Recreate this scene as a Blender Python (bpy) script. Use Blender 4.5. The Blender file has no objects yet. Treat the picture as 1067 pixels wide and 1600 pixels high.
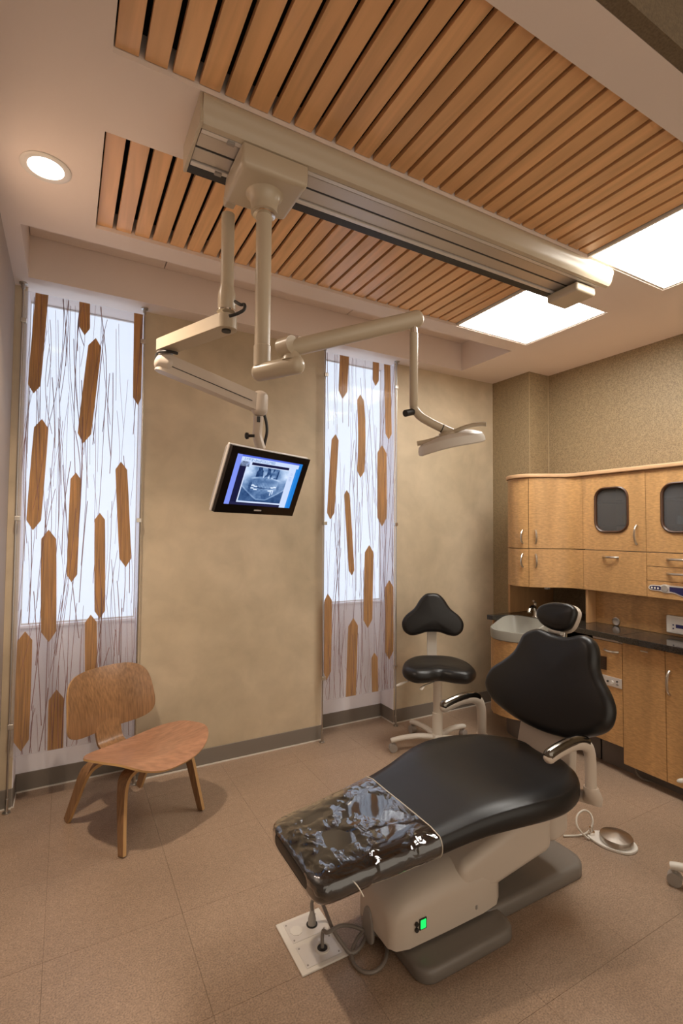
import bpy, bmesh, math, random
from mathutils import Vector, Matrix

# ------------------------------------------------------------------ camera, world, exposure
scene = bpy.context.scene
col = scene.collection
F = 773.15
YAW, PIT, ROL = (math.radians(a) for a in (29.077, 2.1678, 0.4366))
_f0 = Vector((math.sin(YAW), math.cos(YAW), 0)); _r0 = Vector((math.cos(YAW), -math.sin(YAW), 0))
_fw = _f0 * math.cos(PIT) + Vector((0, 0, 1)) * math.sin(PIT)
_u0 = _r0.cross(_fw)
_r = _r0 * math.cos(ROL) + _u0 * math.sin(ROL)
_u = -_r0 * math.sin(ROL) + _u0 * math.cos(ROL)
CAM = Vector((0, 0, 1.4))
cam = bpy.data.cameras.new('camera')
cam_o = bpy.data.objects.new('camera', cam); col.objects.link(cam_o)
cam.sensor_fit = 'HORIZONTAL'; cam.sensor_width = 36; cam.lens = F / 1067 * 36
cam.clip_start = .02; cam.clip_end = 60
cam_o.matrix_world = Matrix(((_r.x, _u.x, -_fw.x, CAM.x), (_r.y, _u.y, -_fw.y, CAM.y), (_r.z, _u.z, -_fw.z, CAM.z), (0, 0, 0, 1)))
scene.camera = cam_o

world = bpy.data.worlds.new('warm_fill'); scene.world = world; world.use_nodes = True  # even warm fill, added to come in through the open back
bg = world.node_tree.nodes['Background']
bg.inputs[0].default_value = (1.0, .86, .70, 1); bg.inputs[1].default_value = .74
PANEL_E, DOWN_W, WIN_E = 12.8, 74.0, .78
scene.view_settings.view_transform = 'Standard'; scene.view_settings.look = 'None'
scene.view_settings.gamma = 1; scene.view_settings.exposure = 0.75
scene.view_settings.use_curve_mapping = False

# pixel of the photograph -> direction; a known plane gives the distance
def ray(x, y): return _r * ((x - 533.5) / F) - _u * ((y - 800) / F) + _fw
def at_z(x, y, z): d = ray(x, y); return CAM + d * ((z - CAM.z) / d.z)
def at_y(x, y, Y): d = ray(x, y); return CAM + d * (Y / d.y)
def at_x(x, y, X): d = ray(x, y); return CAM + d * (X / d.x)
def at_d(x, y, d): return CAM + ray(x, y) * d

# ------------------------------------------------------------------ helpers
def tag(o, label=None, cat=None, group=None, kind=None):
    if label: o['label'] = label
    if cat: o['category'] = cat
    if group: o['group'] = group
    if kind: o['kind'] = kind
    return o
def thing(name, loc, label, cat, group=None):
    o = bpy.data.objects.new(name, None); col.objects.link(o)
    o.location = loc; o.empty_display_size = .05
    return tag(o, label, cat, group)
def root_loc(o):
    v = Vector(o.location)
    return v
def obj(name, bm, mat, parent=None, smooth=True, bevel=0, seg=2, angle=35, sub=0):
    me = bpy.data.meshes.new(name)
    bmesh.ops.recalc_face_normals(bm, faces=bm.faces[:])
    bm.to_mesh(me); bm.free()
    return mobj(name, me, mat, parent, smooth, bevel, seg, angle, sub)
def mobj(name, me, mat, parent=None, smooth=True, bevel=0, seg=2, angle=35, sub=0):
    if mat and not me.materials: me.materials.append(mat)
    if smooth:
        for p in me.polygons: p.use_smooth = True
    o = bpy.data.objects.new(name, me); col.objects.link(o)
    if bevel:
        m = o.modifiers.new('bevel', 'BEVEL'); m.width = bevel; m.segments = seg; m.limit_method = 'ANGLE'; m.angle_limit = math.radians(angle)
        m.harden_normals = True
    if sub:
        m = o.modifiers.new('sub', 'SUBSURF'); m.levels = sub; m.render_levels = sub
    if smooth:
        m = o.modifiers.new('ws', 'WEIGHTED_NORMAL') if bevel else None
        if not bevel and not sub:
            try: me.set_sharp_from_angle(angle=math.radians(angle))
            except Exception: pass
    if parent:
        o.parent = parent
        w = Matrix.Translation(parent.location) if parent.parent is None else Matrix.Identity(4)
        if parent.parent is None and parent.type == 'EMPTY':
            w = Matrix.Translation(parent.location) @ parent.rotation_euler.to_matrix().to_4x4()
        o.matrix_parent_inverse = w.inverted()
    return o
def copy_thing(root, loc, rz=0):
    r = root.copy(); col.objects.link(r); r.location = loc; r.rotation_euler = (0, 0, rz)
    for ch in list(root.children):
        c = ch.copy(); col.objects.link(c); mi = ch.matrix_parent_inverse.copy(); c.parent = r; c.matrix_parent_inverse = mi
        for g in list(ch.children):
            d = g.copy(); col.objects.link(d); mi = g.matrix_parent_inverse.copy(); d.parent = c; d.matrix_parent_inverse = mi
    return r
def B(): return bmesh.new()
def box(bm, x0, x1, y0, y1, z0, z1):
    vs = [bm.verts.new((x, y, z)) for z in (z0, z1) for y in (y0, y1) for x in (x0, x1)]
    for f in ((0, 2, 3, 1), (4, 5, 7, 6), (0, 1, 5, 4), (2, 6, 7, 3), (0, 4, 6, 2), (1, 3, 7, 5)): bm.faces.new([vs[i] for i in f])
    return bm
def hexa(bm, pts):   # 8 points: 4 bottom ring, 4 top ring
    vs = [bm.verts.new(p) for p in pts]
    for f in ((3, 2, 1, 0), (4, 5, 6, 7), (0, 1, 5, 4), (1, 2, 6, 5), (2, 3, 7, 6), (3, 0, 4, 7)): bm.faces.new([vs[i] for i in f])
    return bm
def loft(bm, rings, closed=True, cap=True):
    R = [[bm.verts.new(p) for p in r] for r in rings]
    n = len(R[0])
    for a, b in zip(R, R[1:]):
        for i in range(n if closed else n - 1):
            j = (i + 1) % n
            bm.faces.new((a[i], a[j], b[j], b[i]))
    if cap and closed:
        bm.faces.new(R[0][::-1]); bm.faces.new(R[-1])
    return bm
def frame(d):
    d = Vector(d).normalized(); a = Vector((0, 0, 1)) if abs(d.z) < .9 else Vector((1, 0, 0))
    s = d.cross(a).normalized(); return d, s, s.cross(d).normalized()
def circ(c, d, r, n=16, r2=None):
    d, s, t = frame(d)
    return [Vector(c) + s * (r * math.cos(2 * math.pi * i / n)) + t * ((r2 or r) * math.sin(2 * math.pi * i / n)) for i in range(n)]
def cyl(bm, a, b, r, r2=None, n=20):
    a, b = Vector(a), Vector(b); return loft(bm, [circ(a, b - a, r, n), circ(b, b - a, r if r2 is None else r2, n)])
def lathe(bm, c, axis, prof, n=28):  # prof: (distance along axis, radius)
    c = Vector(c); d = Vector(axis).normalized()
    return loft(bm, [circ(c + d * h, d, max(r, .0004), n) for h, r in prof])
def tube(bm, pts, r, n=10, taper=None, ell=None):
    pts = [Vector(p) for p in pts]; rings = []; pd = None; s = None
    for i, p in enumerate(pts):
        d = (pts[min(i + 1, len(pts) - 1)] - pts[max(i - 1, 0)]).normalized()
        if s is None: _, s, t = frame(d)
        else:
            s = (s - d * s.dot(d)).normalized(); t = s.cross(d).normalized()
        rr = r if taper is None else taper[i]; e = rr if ell is None else rr * ell
        rings.append([p + s * (rr * math.cos(2 * math.pi * k / n)) + t * (e * math.sin(2 * math.pi * k / n)) for k in range(n)])
    return loft(bm, rings)
def spline(P, n=8, closed=False):
    P = [Vector(p) for p in P]; out = []; L = len(P)
    rng = range(L if closed else L - 1)
    for i in rng:
        if closed: a, b, c, d = P[i - 1], P[i], P[(i + 1) % L], P[(i + 2) % L]
        else: a, b, c, d = P[max(i - 1, 0)], P[i], P[i + 1], P[min(i + 2, L - 1)]
        for k in range(n):
            t = k / n
            out.append(.5 * ((2 * b) + (c - a) * t + (2 * a - 5 * b + 4 * c - d) * t * t + (3 * b - a - 3 * c + d) * t ** 3))
    if not closed: out.append(P[-1])
    return out
def prism(bm, out, z0, z1):
    return loft(bm, [[(p[0], p[1], z0) for p in out], [(p[0], p[1], z1) for p in out]])
def lerp_table(T, x):
    if x <= T[0][0]: return T[0][1:]
    for a, b in zip(T, T[1:]):
        if x <= b[0]:
            t = (x - a[0]) / (b[0] - a[0]); t = t * t * (3 - 2 * t) if len(T) < 3 else t
            return [u + (v - u) * t for u, v in zip(a[1:], b[1:])]
    return T[-1][1:]
def cushion(bm, outl, O, U, V, N, thick, rad, crown=.0, dish=None, nr=5):
    """outline (u,v) closed list -> padded slab; front faces +N"""
    n = len(outl); P = [Vector((p[0], p[1])) for p in outl]
    cen = sum(P, Vector((0, 0))) / n
    area = sum(P[i].x * P[(i + 1) % n].y - P[(i + 1) % n].x * P[i].y for i in range(n))
    sg = 1 if area > 0 else -1
    nor = []
    for i in range(n):
        d = (P[(i + 1) % n] - P[i - 1]).normalized(); nor.append(Vector((d.y, -d.x)) * sg)
    O, U, V, N = Vector(O), Vector(U), Vector(V), Vector(N)
    rings = []
    def put(pts, h): rings.append([O + U * p.x + V * p.y + N * (hh if isinstance(hh, float) else h) for p, hh in zip(pts, h if isinstance(h, list) else [float(h)] * n)])
    back = []
    for k in range(nr + 1):   # back edge
        a = math.pi / 2 * k / nr
        put([P[i] - nor[i] * rad * (1 - math.sin(a)) for i in range(n)], -thick + rad * (1 - math.cos(a)))
    for k in range(nr + 1):
        a = math.pi / 2 * k / nr
        put([P[i] - nor[i] * rad * (1 - math.cos(a)) for i in range(n)], -rad + rad * math.sin(a))
    inner = [P[i] - nor[i] * rad for i in range(n)]
    for s in (.88, .72, .54, .34, .14):
        pts = [cen + (q - cen) * s for q in inner]
        h = [float(crown * (1 - s * s) + (dish(p) if dish else 0) * min(1, (1 - s) * 4)) for p in pts]
        put(pts, h)
    return loft(bm, rings)

# ------------------------------------------------------------------ materials
def nmat(name): 
    m = bpy.data.materials.new(name); m.use_nodes = True; return m, m.node_tree.nodes, m.node_tree.links
def mat(name, c, rough=.5, metal=0, spec=.5, coat=0, bump=None, var=None, emit=None, es=0, coords='Object', alpha=None):
    """var: list of (scale vec, detail, low colour mult, high mult)  bump: (scale, strength)"""
    m, N, L = nmat(name); b = N['Principled BSDF']
    b.inputs['Base Color'].default_value = (*c, 1); b.inputs['Roughness'].default_value = rough
    b.inputs['Metallic'].default_value = metal; b.inputs['Specular IOR Level'].default_value = spec
    b.inputs['Coat Weight'].default_value = coat
    tc = N.new('ShaderNodeTexCoord'); last = None
    for (sc, det, lo, hi, *rest) in (var or []):
        mp = N.new('ShaderNodeMapping'); mp.inputs['Scale'].default_value = sc; L.new(tc.outputs[coords], mp.inputs[0])
        if rest and len(rest) > 1: mp.inputs['Rotation'].default_value = rest[1]
        nz = N.new('ShaderNodeTexNoise'); nz.inputs['Scale'].default_value = 1; nz.inputs['Detail'].default_value = det
        nz.inputs['Distortion'].default_value = rest[0] if rest else 0
        L.new(mp.outputs[0], nz.inputs['Vector'])
        cr = N.new('ShaderNodeValToRGB'); cr.color_ramp.elements[0].position = .32; cr.color_ramp.elements[1].position = .68
        g = lambda v: (v, v, v, 1) if not isinstance(v, tuple) else (*v, 1)
        cr.color_ramp.elements[0].color = g(lo); cr.color_ramp.elements[1].color = g(hi)
        L.new(nz.outputs['Fac'], cr.inputs[0])
        mx = N.new('ShaderNodeMix'); mx.data_type = 'RGBA'; mx.blend_type = 'MULTIPLY'; mx.inputs[0].default_value = 1
        if last: L.new(last, mx.inputs[6])
        else: mx.inputs[6].default_value = (*c, 1)
        L.new(cr.outputs[0], mx.inputs[7]); last = mx.outputs[2]
    if last: L.new(last, b.inputs['Base Color'])
    if bump:
        nz = N.new('ShaderNodeTexNoise'); mp = N.new('ShaderNodeMapping')
        s = bump[0]; mp.inputs['Scale'].default_value = s if isinstance(s, tuple) else (s, s, s)
        L.new(tc.outputs[coords], mp.inputs[0]); L.new(mp.outputs[0], nz.inputs['Vector']); nz.inputs['Scale'].default_value = 1; nz.inputs['Detail'].default_value = bump[2] if len(bump) > 2 else 3
        bp = N.new('ShaderNodeBump'); bp.inputs['Strength'].default_value = bump[1]; bp.inputs['Distance'].default_value = .004
        L.new(nz.outputs['Fac'], bp.inputs['Height']); L.new(bp.outputs[0], b.inputs['Normal'])
    if emit:
        b.inputs['Emission Color'].default_value = (*emit, 1); b.inputs['Emission Strength'].default_value = es
    return m
def emis(name, c, s):
    m, N, L = nmat(name); N.remove(N['Principled BSDF']); e = N.new('ShaderNodeEmission')
    e.inputs[0].default_value = (*c, 1); e.inputs[1].default_value = s; L.new(e.outputs[0], N['Material Output'].inputs[0]); return m

M = {}
M['ceiling'] = mat('ceiling_paint', (.82, .71, .635), .75, bump=(160, .05), var=[((.9, .9, .9), 2, .95, 1.03)])
M['plaster'] = mat('plaster_wall', (.57, .465, .325), .6, bump=(14, .12, 5), var=[((1.6, 1.6, 1.6), 7, (.80, .79, .76), 1.10, .6), ((7, 7, 7), 8, .90, 1.05, .4)])
M['wallpaper'] = mat('wallpaper', (.30, .222, .125), .5, var=[((170, 170, 170), 2, .72, 1.28), ((45, 45, 45), 3, .9, 1.1)], bump=(170, .25))
M['header'] = mat('header_wallpaper_shade', (.15, .11, .065), .7, bump=(170, .2), var=[((170, 170, 170), 2, .8, 1.2)])  # header wallpaper, its shade put into a darker colour
M['bead'] = mat('corner_bead', (.42, .32, .19), .5)
M['leftwall'] = mat('left_wall_paint', (.42, .35, .30), .7, bump=(160, .05))
M['niche'] = mat('niche_paint_glow', (.90, .88, .93), .7)
M['floor'] = mat('cork_vinyl', (.325, .228, .160), .31, spec=.5, var=[((190, 190, 190), 3, .70, 1.30), ((40, 40, 40), 4, .93, 1.07), ((1.8, 1.8, 1.8), 4, .88, 1.12)], bump=(150, .3))
M['joint'] = mat('floor_joint', (.12, .08, .05), .8)
M['base'] = mat('rubber_base', (.205, .175, .145), .55)
M['basetoe_glint'] = mat('base_toe_glint', (.70, .65, .58), .4)  # toe lip of the cove base, reflected light put into its pale colour
M['slat'] = mat('maple_slat', (.79, .46, .22), .38, var=[((22, 1.5, 22), 5, .87, 1.09, 1.2), ((7, .8, 7), 3, .93, 1.08)], coat=.15)
M['black'] = mat('black_void', (.012, .010, .009), .9)
M['cab'] = mat('figured_wood', (.56, .315, .125), .42, coat=.12, var=[((9, 9, 1.1), 4, .84, 1.10, .8), ((38, 38, 130), 3, .78, 1.08, .4, (.35, 0, 0)), ((2.5, 2.5, .6), 2, .95, 1.05)])
M['cabedge'] = mat('cabinet_edge_wood', (.52, .29, .13), .45, var=[((20, 20, 2), 4, .88, 1.08)])
M['cornice'] = mat('cornice_wood', (.60, .37, .20), .45, var=[((20, 3, 20), 4, .93, 1.05)])
M['windowring'] = mat('brown_ring', (.07, .028, .012), .35)
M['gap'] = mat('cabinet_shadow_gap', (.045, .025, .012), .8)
M['granite'] = mat('black_granite', (.018, .015, .012), .07, spec=.6, var=[((260, 260, 260), 2, .4, 3.2)])
M['chrome'] = mat('chrome', (.78, .74, .68), .16, metal=1)
M['nickel'] = mat('brushed_nickel', (.62, .58, .52), .28, metal=1)
M['steel'] = mat('steel', (.50, .47, .43), .3, metal=1, bump=((4, 400, 4), .06))
M['cream'] = mat('cream_enamel', (.53, .45, .335), .32, spec=.5)
M['cream2'] = mat('cream_plastic', (.58, .50, .42), .42)
M['whiteplastic'] = mat('white_plastic', (.72, .68, .62), .38)
M['stoolwhite'] = mat('stool_enamel', (.68, .64, .57), .35)
M['grey'] = mat('grey_plastic', (.32, .29, .26), .45)
M['basegrey'] = mat('base_grey', (.175, .155, .135), .38)
M['kick'] = mat('kick_grey', (.15, .125, .11), .5)
M['sink'] = mat('sink_grey', (.33, .32, .275), .28)
M['alu'] = mat('aluminium', (.55, .49, .43), .38, metal=.6)
M['alu2'] = mat('aluminium_light', (.70, .66, .62), .35, metal=.3)
M['blackrub'] = mat('black_rubber', (.018, .016, .015), .5)
M['leather'] = mat('black_upholstery', (.0085, .0078, .0078), .36, spec=.42, bump=(420, .07))
M['padmetal'] = mat('dark_chrome', (.20, .185, .165), .14, metal=1)
M['bezel'] = mat('gloss_black', (.010, .007, .006), .12)
M['walnut'] = mat('walnut_ply', (.30, .16, .073), .36, coat=.1, var=[((120, 120, 2.0), 4, .68, 1.18, .1), ((14, 14, .8), 3, .85, 1.1, .3)], coords='Object')
M['walnutseat_sheen'] = mat('walnut_seat_sheen', (.42, .215, .125), .32, coat=.2, var=[((22, 60, 6), 4, .78, 1.12, .3, (0, 0, .5)), ((3, 12, 2), 3, .9, 1.08, .3, (0, 0, .5))], coords='Object')  # pinker and paler than the back: light sheen put into the seat colour
M['plyedge'] = mat('ply_edge', (.52, .31, .13), .5)
M['carcass'] = mat('carcass_melamine', (.42, .38, .32), .6)
M['glassdark'] = mat('smoked_glass', (.055, .06, .058), .12, spec=.6)
M['cream_obj'] = mat('cup_cream', (.62, .5, .25), .4)
M['blue_obj'] = mat('box_blue', (.25, .42, .55), .5)
M['cord'] = mat('grey_cord', (.20, .17, .145), .45)
M['cordw'] = mat('white_cord', (.60, .55, .47), .45)
M['navy'] = mat('navy_panel', (.02, .02, .09), .25)
M['dark'] = mat('dark_detail', (.02, .018, .016), .5)
M['lens'] = emis('light_lens', (1.0, .955, .88), PANEL_E)
M['can'] = emis('can_lens', (1.0, .95, .88), 14)
M['frost'] = emis('frosted_daylight', (.76, .85, 1.0), WIN_E)
M['green'] = emis('green_switch', (.02, .9, .15), .7)

def clear_mat(name, tint, haze, gloss, rough, bump=None):
    m, N, L = nmat(name); N.remove(N['Principled BSDF'])
    tr = N.new('ShaderNodeBsdfTransparent'); tr.inputs[0].default_value = (*tint, 1)
    df = N.new('ShaderNodeBsdfTranslucent'); df.inputs[0].default_value = (.85, .83, .85, 1)
    d2 = N.new('ShaderNodeBsdfDiffuse'); d2.inputs[0].default_value = (.8, .77, .77, 1)
    a0 = N.new('ShaderNodeMixShader'); a0.inputs[0].default_value = .5; L.new(df.outputs[0], a0.inputs[1]); L.new(d2.outputs[0], a0.inputs[2])
    gl = N.new('ShaderNodeBsdfGlossy'); gl.inputs['Roughness'].default_value = rough
    a = N.new('ShaderNodeMixShader'); a.inputs[0].default_value = haze; L.new(tr.outputs[0], a.inputs[1]); L.new(a0.outputs[0], a.inputs[2])
    b = N.new('ShaderNodeMixShader'); L.new(a.outputs[0], b.inputs[1]); L.new(gl.outputs[0], b.inputs[2])
    lw = N.new('ShaderNodeFresnel'); lw.inputs[0].default_value = 1.45
    mu = N.new('ShaderNodeMath'); mu.operation = 'MULTIPLY'; mu.inputs[1].default_value = gloss; L.new(lw.outputs[0], mu.inputs[0]); L.new(mu.outputs[0], b.inputs[0])
    if bump:
        tc = N.new('ShaderNodeTexCoord'); mp = N.new('ShaderNodeMapping'); mp.inputs['Scale'].default_value = bump[0]; L.new(tc.outputs['Object'], mp.inputs[0])
        nz = N.new('ShaderNodeTexNoise'); nz.inputs['Scale'].default_value = 1; nz.inputs['Detail'].default_value = 2; nz.inputs['Distortion'].default_value = 1.4; L.new(mp.outputs[0], nz.inputs['Vector'])
        bp = N.new('ShaderNodeBump'); bp.inputs['Strength'].default_value = bump[1]; bp.inputs['Distance'].default_value = .02
        mk = N.new('ShaderNodeTexNoise'); mk.inputs['Scale'].default_value = 9; L.new(tc.outputs['Object'], mk.inputs['Vector'])
        mr = N.new('ShaderNodeMapRange'); mr.inputs['From Min'].default_value = .46; mr.inputs['From Max'].default_value = .66; L.new(mk.outputs['Fac'], mr.inputs['Value'])
        mm = N.new('ShaderNodeMath'); mm.operation = 'MULTIPLY'; L.new(nz.outputs['Fac'], mm.inputs[0]); L.new(mr.outputs[0], mm.inputs[1])
        L.new(mm.outputs[0], bp.inputs['Height']); L.new(bp.outputs[0], gl.inputs['Normal']); L.new(bp.outputs[0], lw.inputs['Normal'])
    L.new(b.outputs[0], N['Material Output'].inputs[0]); return m
M['acrylic'] = clear_mat('resin_sheet', (.99, .99, 1), .17, .12, .05)
M['shrink'] = clear_mat('clear_vinyl', (.95, .95, .97), .0, 3.6, .04, ((17, 8, 17), .55))
def strip_mat(name, c, t):
    m, N, L = nmat(name); p = N['Principled BSDF']; p.inputs['Roughness'].default_value = .5
    tc = N.new('ShaderNodeTexCoord'); mp = N.new('ShaderNodeMapping'); mp.inputs['Scale'].default_value = (160, 20, 5); L.new(tc.outputs['Object'], mp.inputs[0])
    nz = N.new('ShaderNodeTexNoise'); nz.inputs['Scale'].default_value = 1; nz.inputs['Detail'].default_value = 4; L.new(mp.outputs[0], nz.inputs['Vector'])
    cr = N.new('ShaderNodeValToRGB'); cr.color_ramp.elements[0].position = .3; cr.color_ramp.elements[1].position = .7
    cr.color_ramp.elements[0].color = (c[0] * .6, c[1] * .55, c[2] * .5, 1); cr.color_ramp.elements[1].color = (c[0] * 1.15, c[1] * 1.15, c[2] * 1.15, 1)
    L.new(nz.outputs['Fac'], cr.inputs[0]); L.new(cr.outputs[0], p.inputs['Base Color'])
    tl = N.new('ShaderNodeBsdfTranslucent'); L.new(cr.outputs[0], tl.inputs[0])
    mx = N.new('ShaderNodeMixShader'); mx.inputs[0].default_value = t; L.new(p.outputs[0], mx.inputs[1]); L.new(tl.outputs[0], mx.inputs[2])
    L.new(mx.outputs[0], N['Material Output'].inputs[0]); return m
M['strip'] = strip_mat('bark_strip', (.67, .36, .085), .45)
M['reed'] = strip_mat('reed_strand', (.36, .15, .13), .3)

# ------------------------------------------------------------------ the room
ZC = 2.654
XL, YW, XR, XC = -.26, 3.01, 3.355, 3.13
OPEN_X = (.076, 2.667)
UY, LY, SY = (.82, 1.394), (1.692, 2.266), (2.39, 2.885)
NICHE = ((-.205, .37), (1.53, 2.12)); NY = 3.17

def struct(name, bm, m, parent=None, **k):
    o = obj(name, bm, m, parent, **k)
    if parent is None: o['kind'] = 'structure'
    return o

# floor: bed + single tiles
floor = struct('floor', box(B(), XL - .1, 3.5, -1.7, 3.3, -.08, -.004), M['joint'], smooth=False)
T = .4375; GX, GY = .407, 1.905
tile_mesh = None
nx0, ny0 = -2, -9
for i in range(-2, 8):
    for j in range(-9, 4):
        x0, y0 = GX + i * T, GY + j * T
        x1, y1 = min(x0 + T, 3.48), min(y0 + T, 3.28)
        full = x1 == x0 + T and y1 == y0 + T and x0 > XL - .1
        x0 = max(x0, XL - .09)
        if x1 - x0 < .02 or y1 - y0 < .02: continue
        g = .0005
        if full and tile_mesh:
            o = bpy.data.objects.new('floor_tile', tile_mesh); col.objects.link(o)
        else:
            bm = box(B(), -(x1 - x0) / 2 + g, (x1 - x0) / 2 - g, -(y1 - y0) / 2 + g, (y1 - y0) / 2 - g, -.004, 0)
            me = bpy.data.meshes.new('floor_tile'); bmesh.ops.recalc_face_normals(bm, faces=bm.faces[:]); bm.to_mesh(me); bm.free(); me.materials.append(M['floor'])
            if full: tile_mesh = me
            o = bpy.data.objects.new('floor_tile', me); col.objects.link(o)
        o.location = ((x0 + x1) / 2, (y0 + y1) / 2, 0); o.parent = floor
# tiles share a mesh, so the speckle runs in world space
def world_coords(m):
    N, L = m.node_tree.nodes, m.node_tree.links
    gn = N.new('ShaderNodeNewGeometry')
    for l in list(L):
        if l.from_node.type == 'TEX_COORD': t = l.to_socket; L.remove(l); L.new(gn.outputs['Position'], t)
world_coords(M['floor'])

ZS = 2.868
bm = B()
for (x0, x1, y0, y1) in ((XL - .05, 3.42, .692, UY[0]), (XL - .05, OPEN_X[0], UY[0], UY[1]), (OPEN_X[1], 3.42, UY[0], UY[1]), (XL - .05, 3.42, UY[1], LY[0]),
                         (XL - .05, OPEN_X[0], LY[0], LY[1]), (OPEN_X[1], 3.42, LY[0], LY[1]), (XL - .05, 3.42, LY[1], SY[0]),
                         (XL - .05, -.195, SY[0], SY[1]), (2.667, 3.42, SY[0], SY[1]), (XL - .05, 3.42, SY[1], 3.3)):
    box(bm, x0, x1, y0, y1, ZC, ZS + .03)
box(bm, XL - .05, 3.42, .692, 2.37, ZS + .03, ZS + .06)
box(bm, XL - .05, 3.42, -1.7, .69, 3.25, 3.3)
ceiling = struct('ceiling', bm, M['ceiling'], smooth=False)
xs = (-.195, .447, 1.63, 2.667)
for a, b in zip(xs, xs[1:]):
    obj('pocket_panel', box(B(), a + .003, b - .003, SY[0], SY[1] - .004, ZS, ZS + .02), M['ceiling'], ceiling, smooth=False)
obj('pocket_backing', box(B(), -.195, 2.667, SY[0], SY[1], ZS + .025, ZS + .04), M['black'], ceiling, smooth=False)
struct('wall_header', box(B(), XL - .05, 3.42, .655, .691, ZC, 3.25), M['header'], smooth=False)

struct('wall_left', box(B(), XL - .1, XL, -1.7, YW + .3, 0, 3.25), M['leftwall'], smooth=False)
bm = B()
for x0, x1 in ((XL - .1, NICHE[0][0]), (NICHE[0][1], NICHE[1][0]), (NICHE[1][1], 3.42)): box(bm, x0, x1, YW, YW + .27, 0, ZC)
struct('wall_window', bm, M['plaster'], smooth=False)
bm = B()
for x0, x1 in NICHE:
    box(bm, x0, x1, NY, NY + .11, 0, .875)
    box(bm, x0, x0 + .004, YW + .001, NY + .05, .0, ZC - .001); box(bm, x1 - .004, x1, YW + .001, NY + .05, .0, ZC - .001)  # pale jamb liners added, window glow put into their colour
struct('wall_niche', bm, M['niche'], smooth=False)
struct('wall_right', box(B(), XR, XR + .08, -1.7, YW, 0, 3.25), M['wallpaper'], smooth=False)
o = struct('wall_column', box(B(), XC, XR, 2.632, YW, 0, ZC), M['wallpaper'], smooth=False)
bm = B(); box(bm, XC - .002, XC + .002, 2.629, 2.634, 0, ZC); box(bm, XR - .012, XR - .004, 2.626, 2.631, 1.7, ZC)
obj('corner_bead', bm, M['bead'], o, smooth=False)
for k, (x0, x1) in enumerate(NICHE):
    w = struct('window_%d' % (k + 1), box(B(), x0 + .008, x1 - .008, NY + .03, NY + .045, .885, 2.645), M['frost'], smooth=False)
    f = B()
    box(f, x0, x0 + .008, NY + .02, NY + .05, .878, 2.65); box(f, x1 - .008, x1, NY + .02, NY + .05, .878, 2.65)
    box(f, x0 + .008, x1 - .008, NY + .02, NY + .05, 2.645, 2.65); box(f, x0 + .008, x1 - .008, NY + .02, NY + .05, .878, .885)
    obj('window_frame', f, M['whiteplastic'], w, smooth=False)
    obj('window_sill', box(B(), x0 + .002, x1 - .002, NY - .012, NY + .02, .862, .878), M['niche'], w, smooth=False, bevel=.003)

# rubber cove base
def baseboard(name, segs):
    bm = B(); t = B()
    for (x0, x1, y0, y1) in segs:
        box(bm, x0, x1, y0, y1, .007, .098)
        dx = .004 if x1 - x0 < .02 else 0; dy = .004 if y1 - y0 < .02 else 0
        box(t, x0 - dx, x1 + dx, y0 - dy, y1, 0, .007)
    o = struct(name, bm, M['base'], bevel=.002); obj('cove_toe', t, M['basetoe_glint'], o, smooth=False)
th = .007
baseboard('baseboard_window', [(XL, NICHE[0][0], YW - th, YW), (NICHE[0][1], NICHE[1][0], YW - th, YW), (NICHE[1][1], XC, YW - th, YW)])
for k, (x0, x1) in enumerate(NICHE):
    baseboard('baseboard_niche_%d' % (k + 1), [(x0 + th, x1 - th, NY - th, NY), (x0, x0 + th, YW, NY), (x1 - th, x1, YW, NY)])
baseboard('baseboard_left', [(XL, XL + th, -1.6, YW - th)])
baseboard('baseboard_column', [(XC - th, XC, 2.64, YW - th)])
baseboard('baseboard_right', [(XR - th, XR, -1.6, 1.24)])

# ------------------------------------------------------------------ slatted ceiling panels, lights
PITCH = .0728; SW = .0585; ZSL = 2.669
slat_end = 2.046
for nm, (y0, y1), lab in (('u', UY, 'maple slatted ceiling panel nearest the viewer, in front of the equipment track'), ('l', LY, 'maple slatted ceiling panel between the equipment track and the windows')):
    t = thing('slatted_ceiling_panel', (1.06, (y0 + y1) / 2, ZSL), lab, 'ceiling panel', 'slatted wood panels recessed in the ceiling')
    me = None; n = 27
    for i in range(n):
        x0 = .081 + i * (slat_end - SW - .081) / (n - 1)
        if me is None:
            bm = box(B(), 0, SW, y0 + .0015, y1 - .0015, ZSL, ZSL + .02)
            o = obj('slat', bm, M['slat'], t, smooth=False, bevel=.0012, seg=1); me = o.data; base = o
            o.matrix_parent_inverse = Matrix.Translation(-t.location); o.location.x = x0
        else:
            o = base.copy(); col.objects.link(o); o.location.x = x0
    obj('backing', box(B(), OPEN_X[0], slat_end + .004, y0, y1, ZSL + .07, ZSL + .08), M['black'], t, smooth=False)
    obj('end_strip', box(B(), slat_end, slat_end + .004, y0 + .001, y1 - .001, ZSL + .002, ZSL + .07), M['black'], t, smooth=False)
world_coords(M['slat'])
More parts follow.
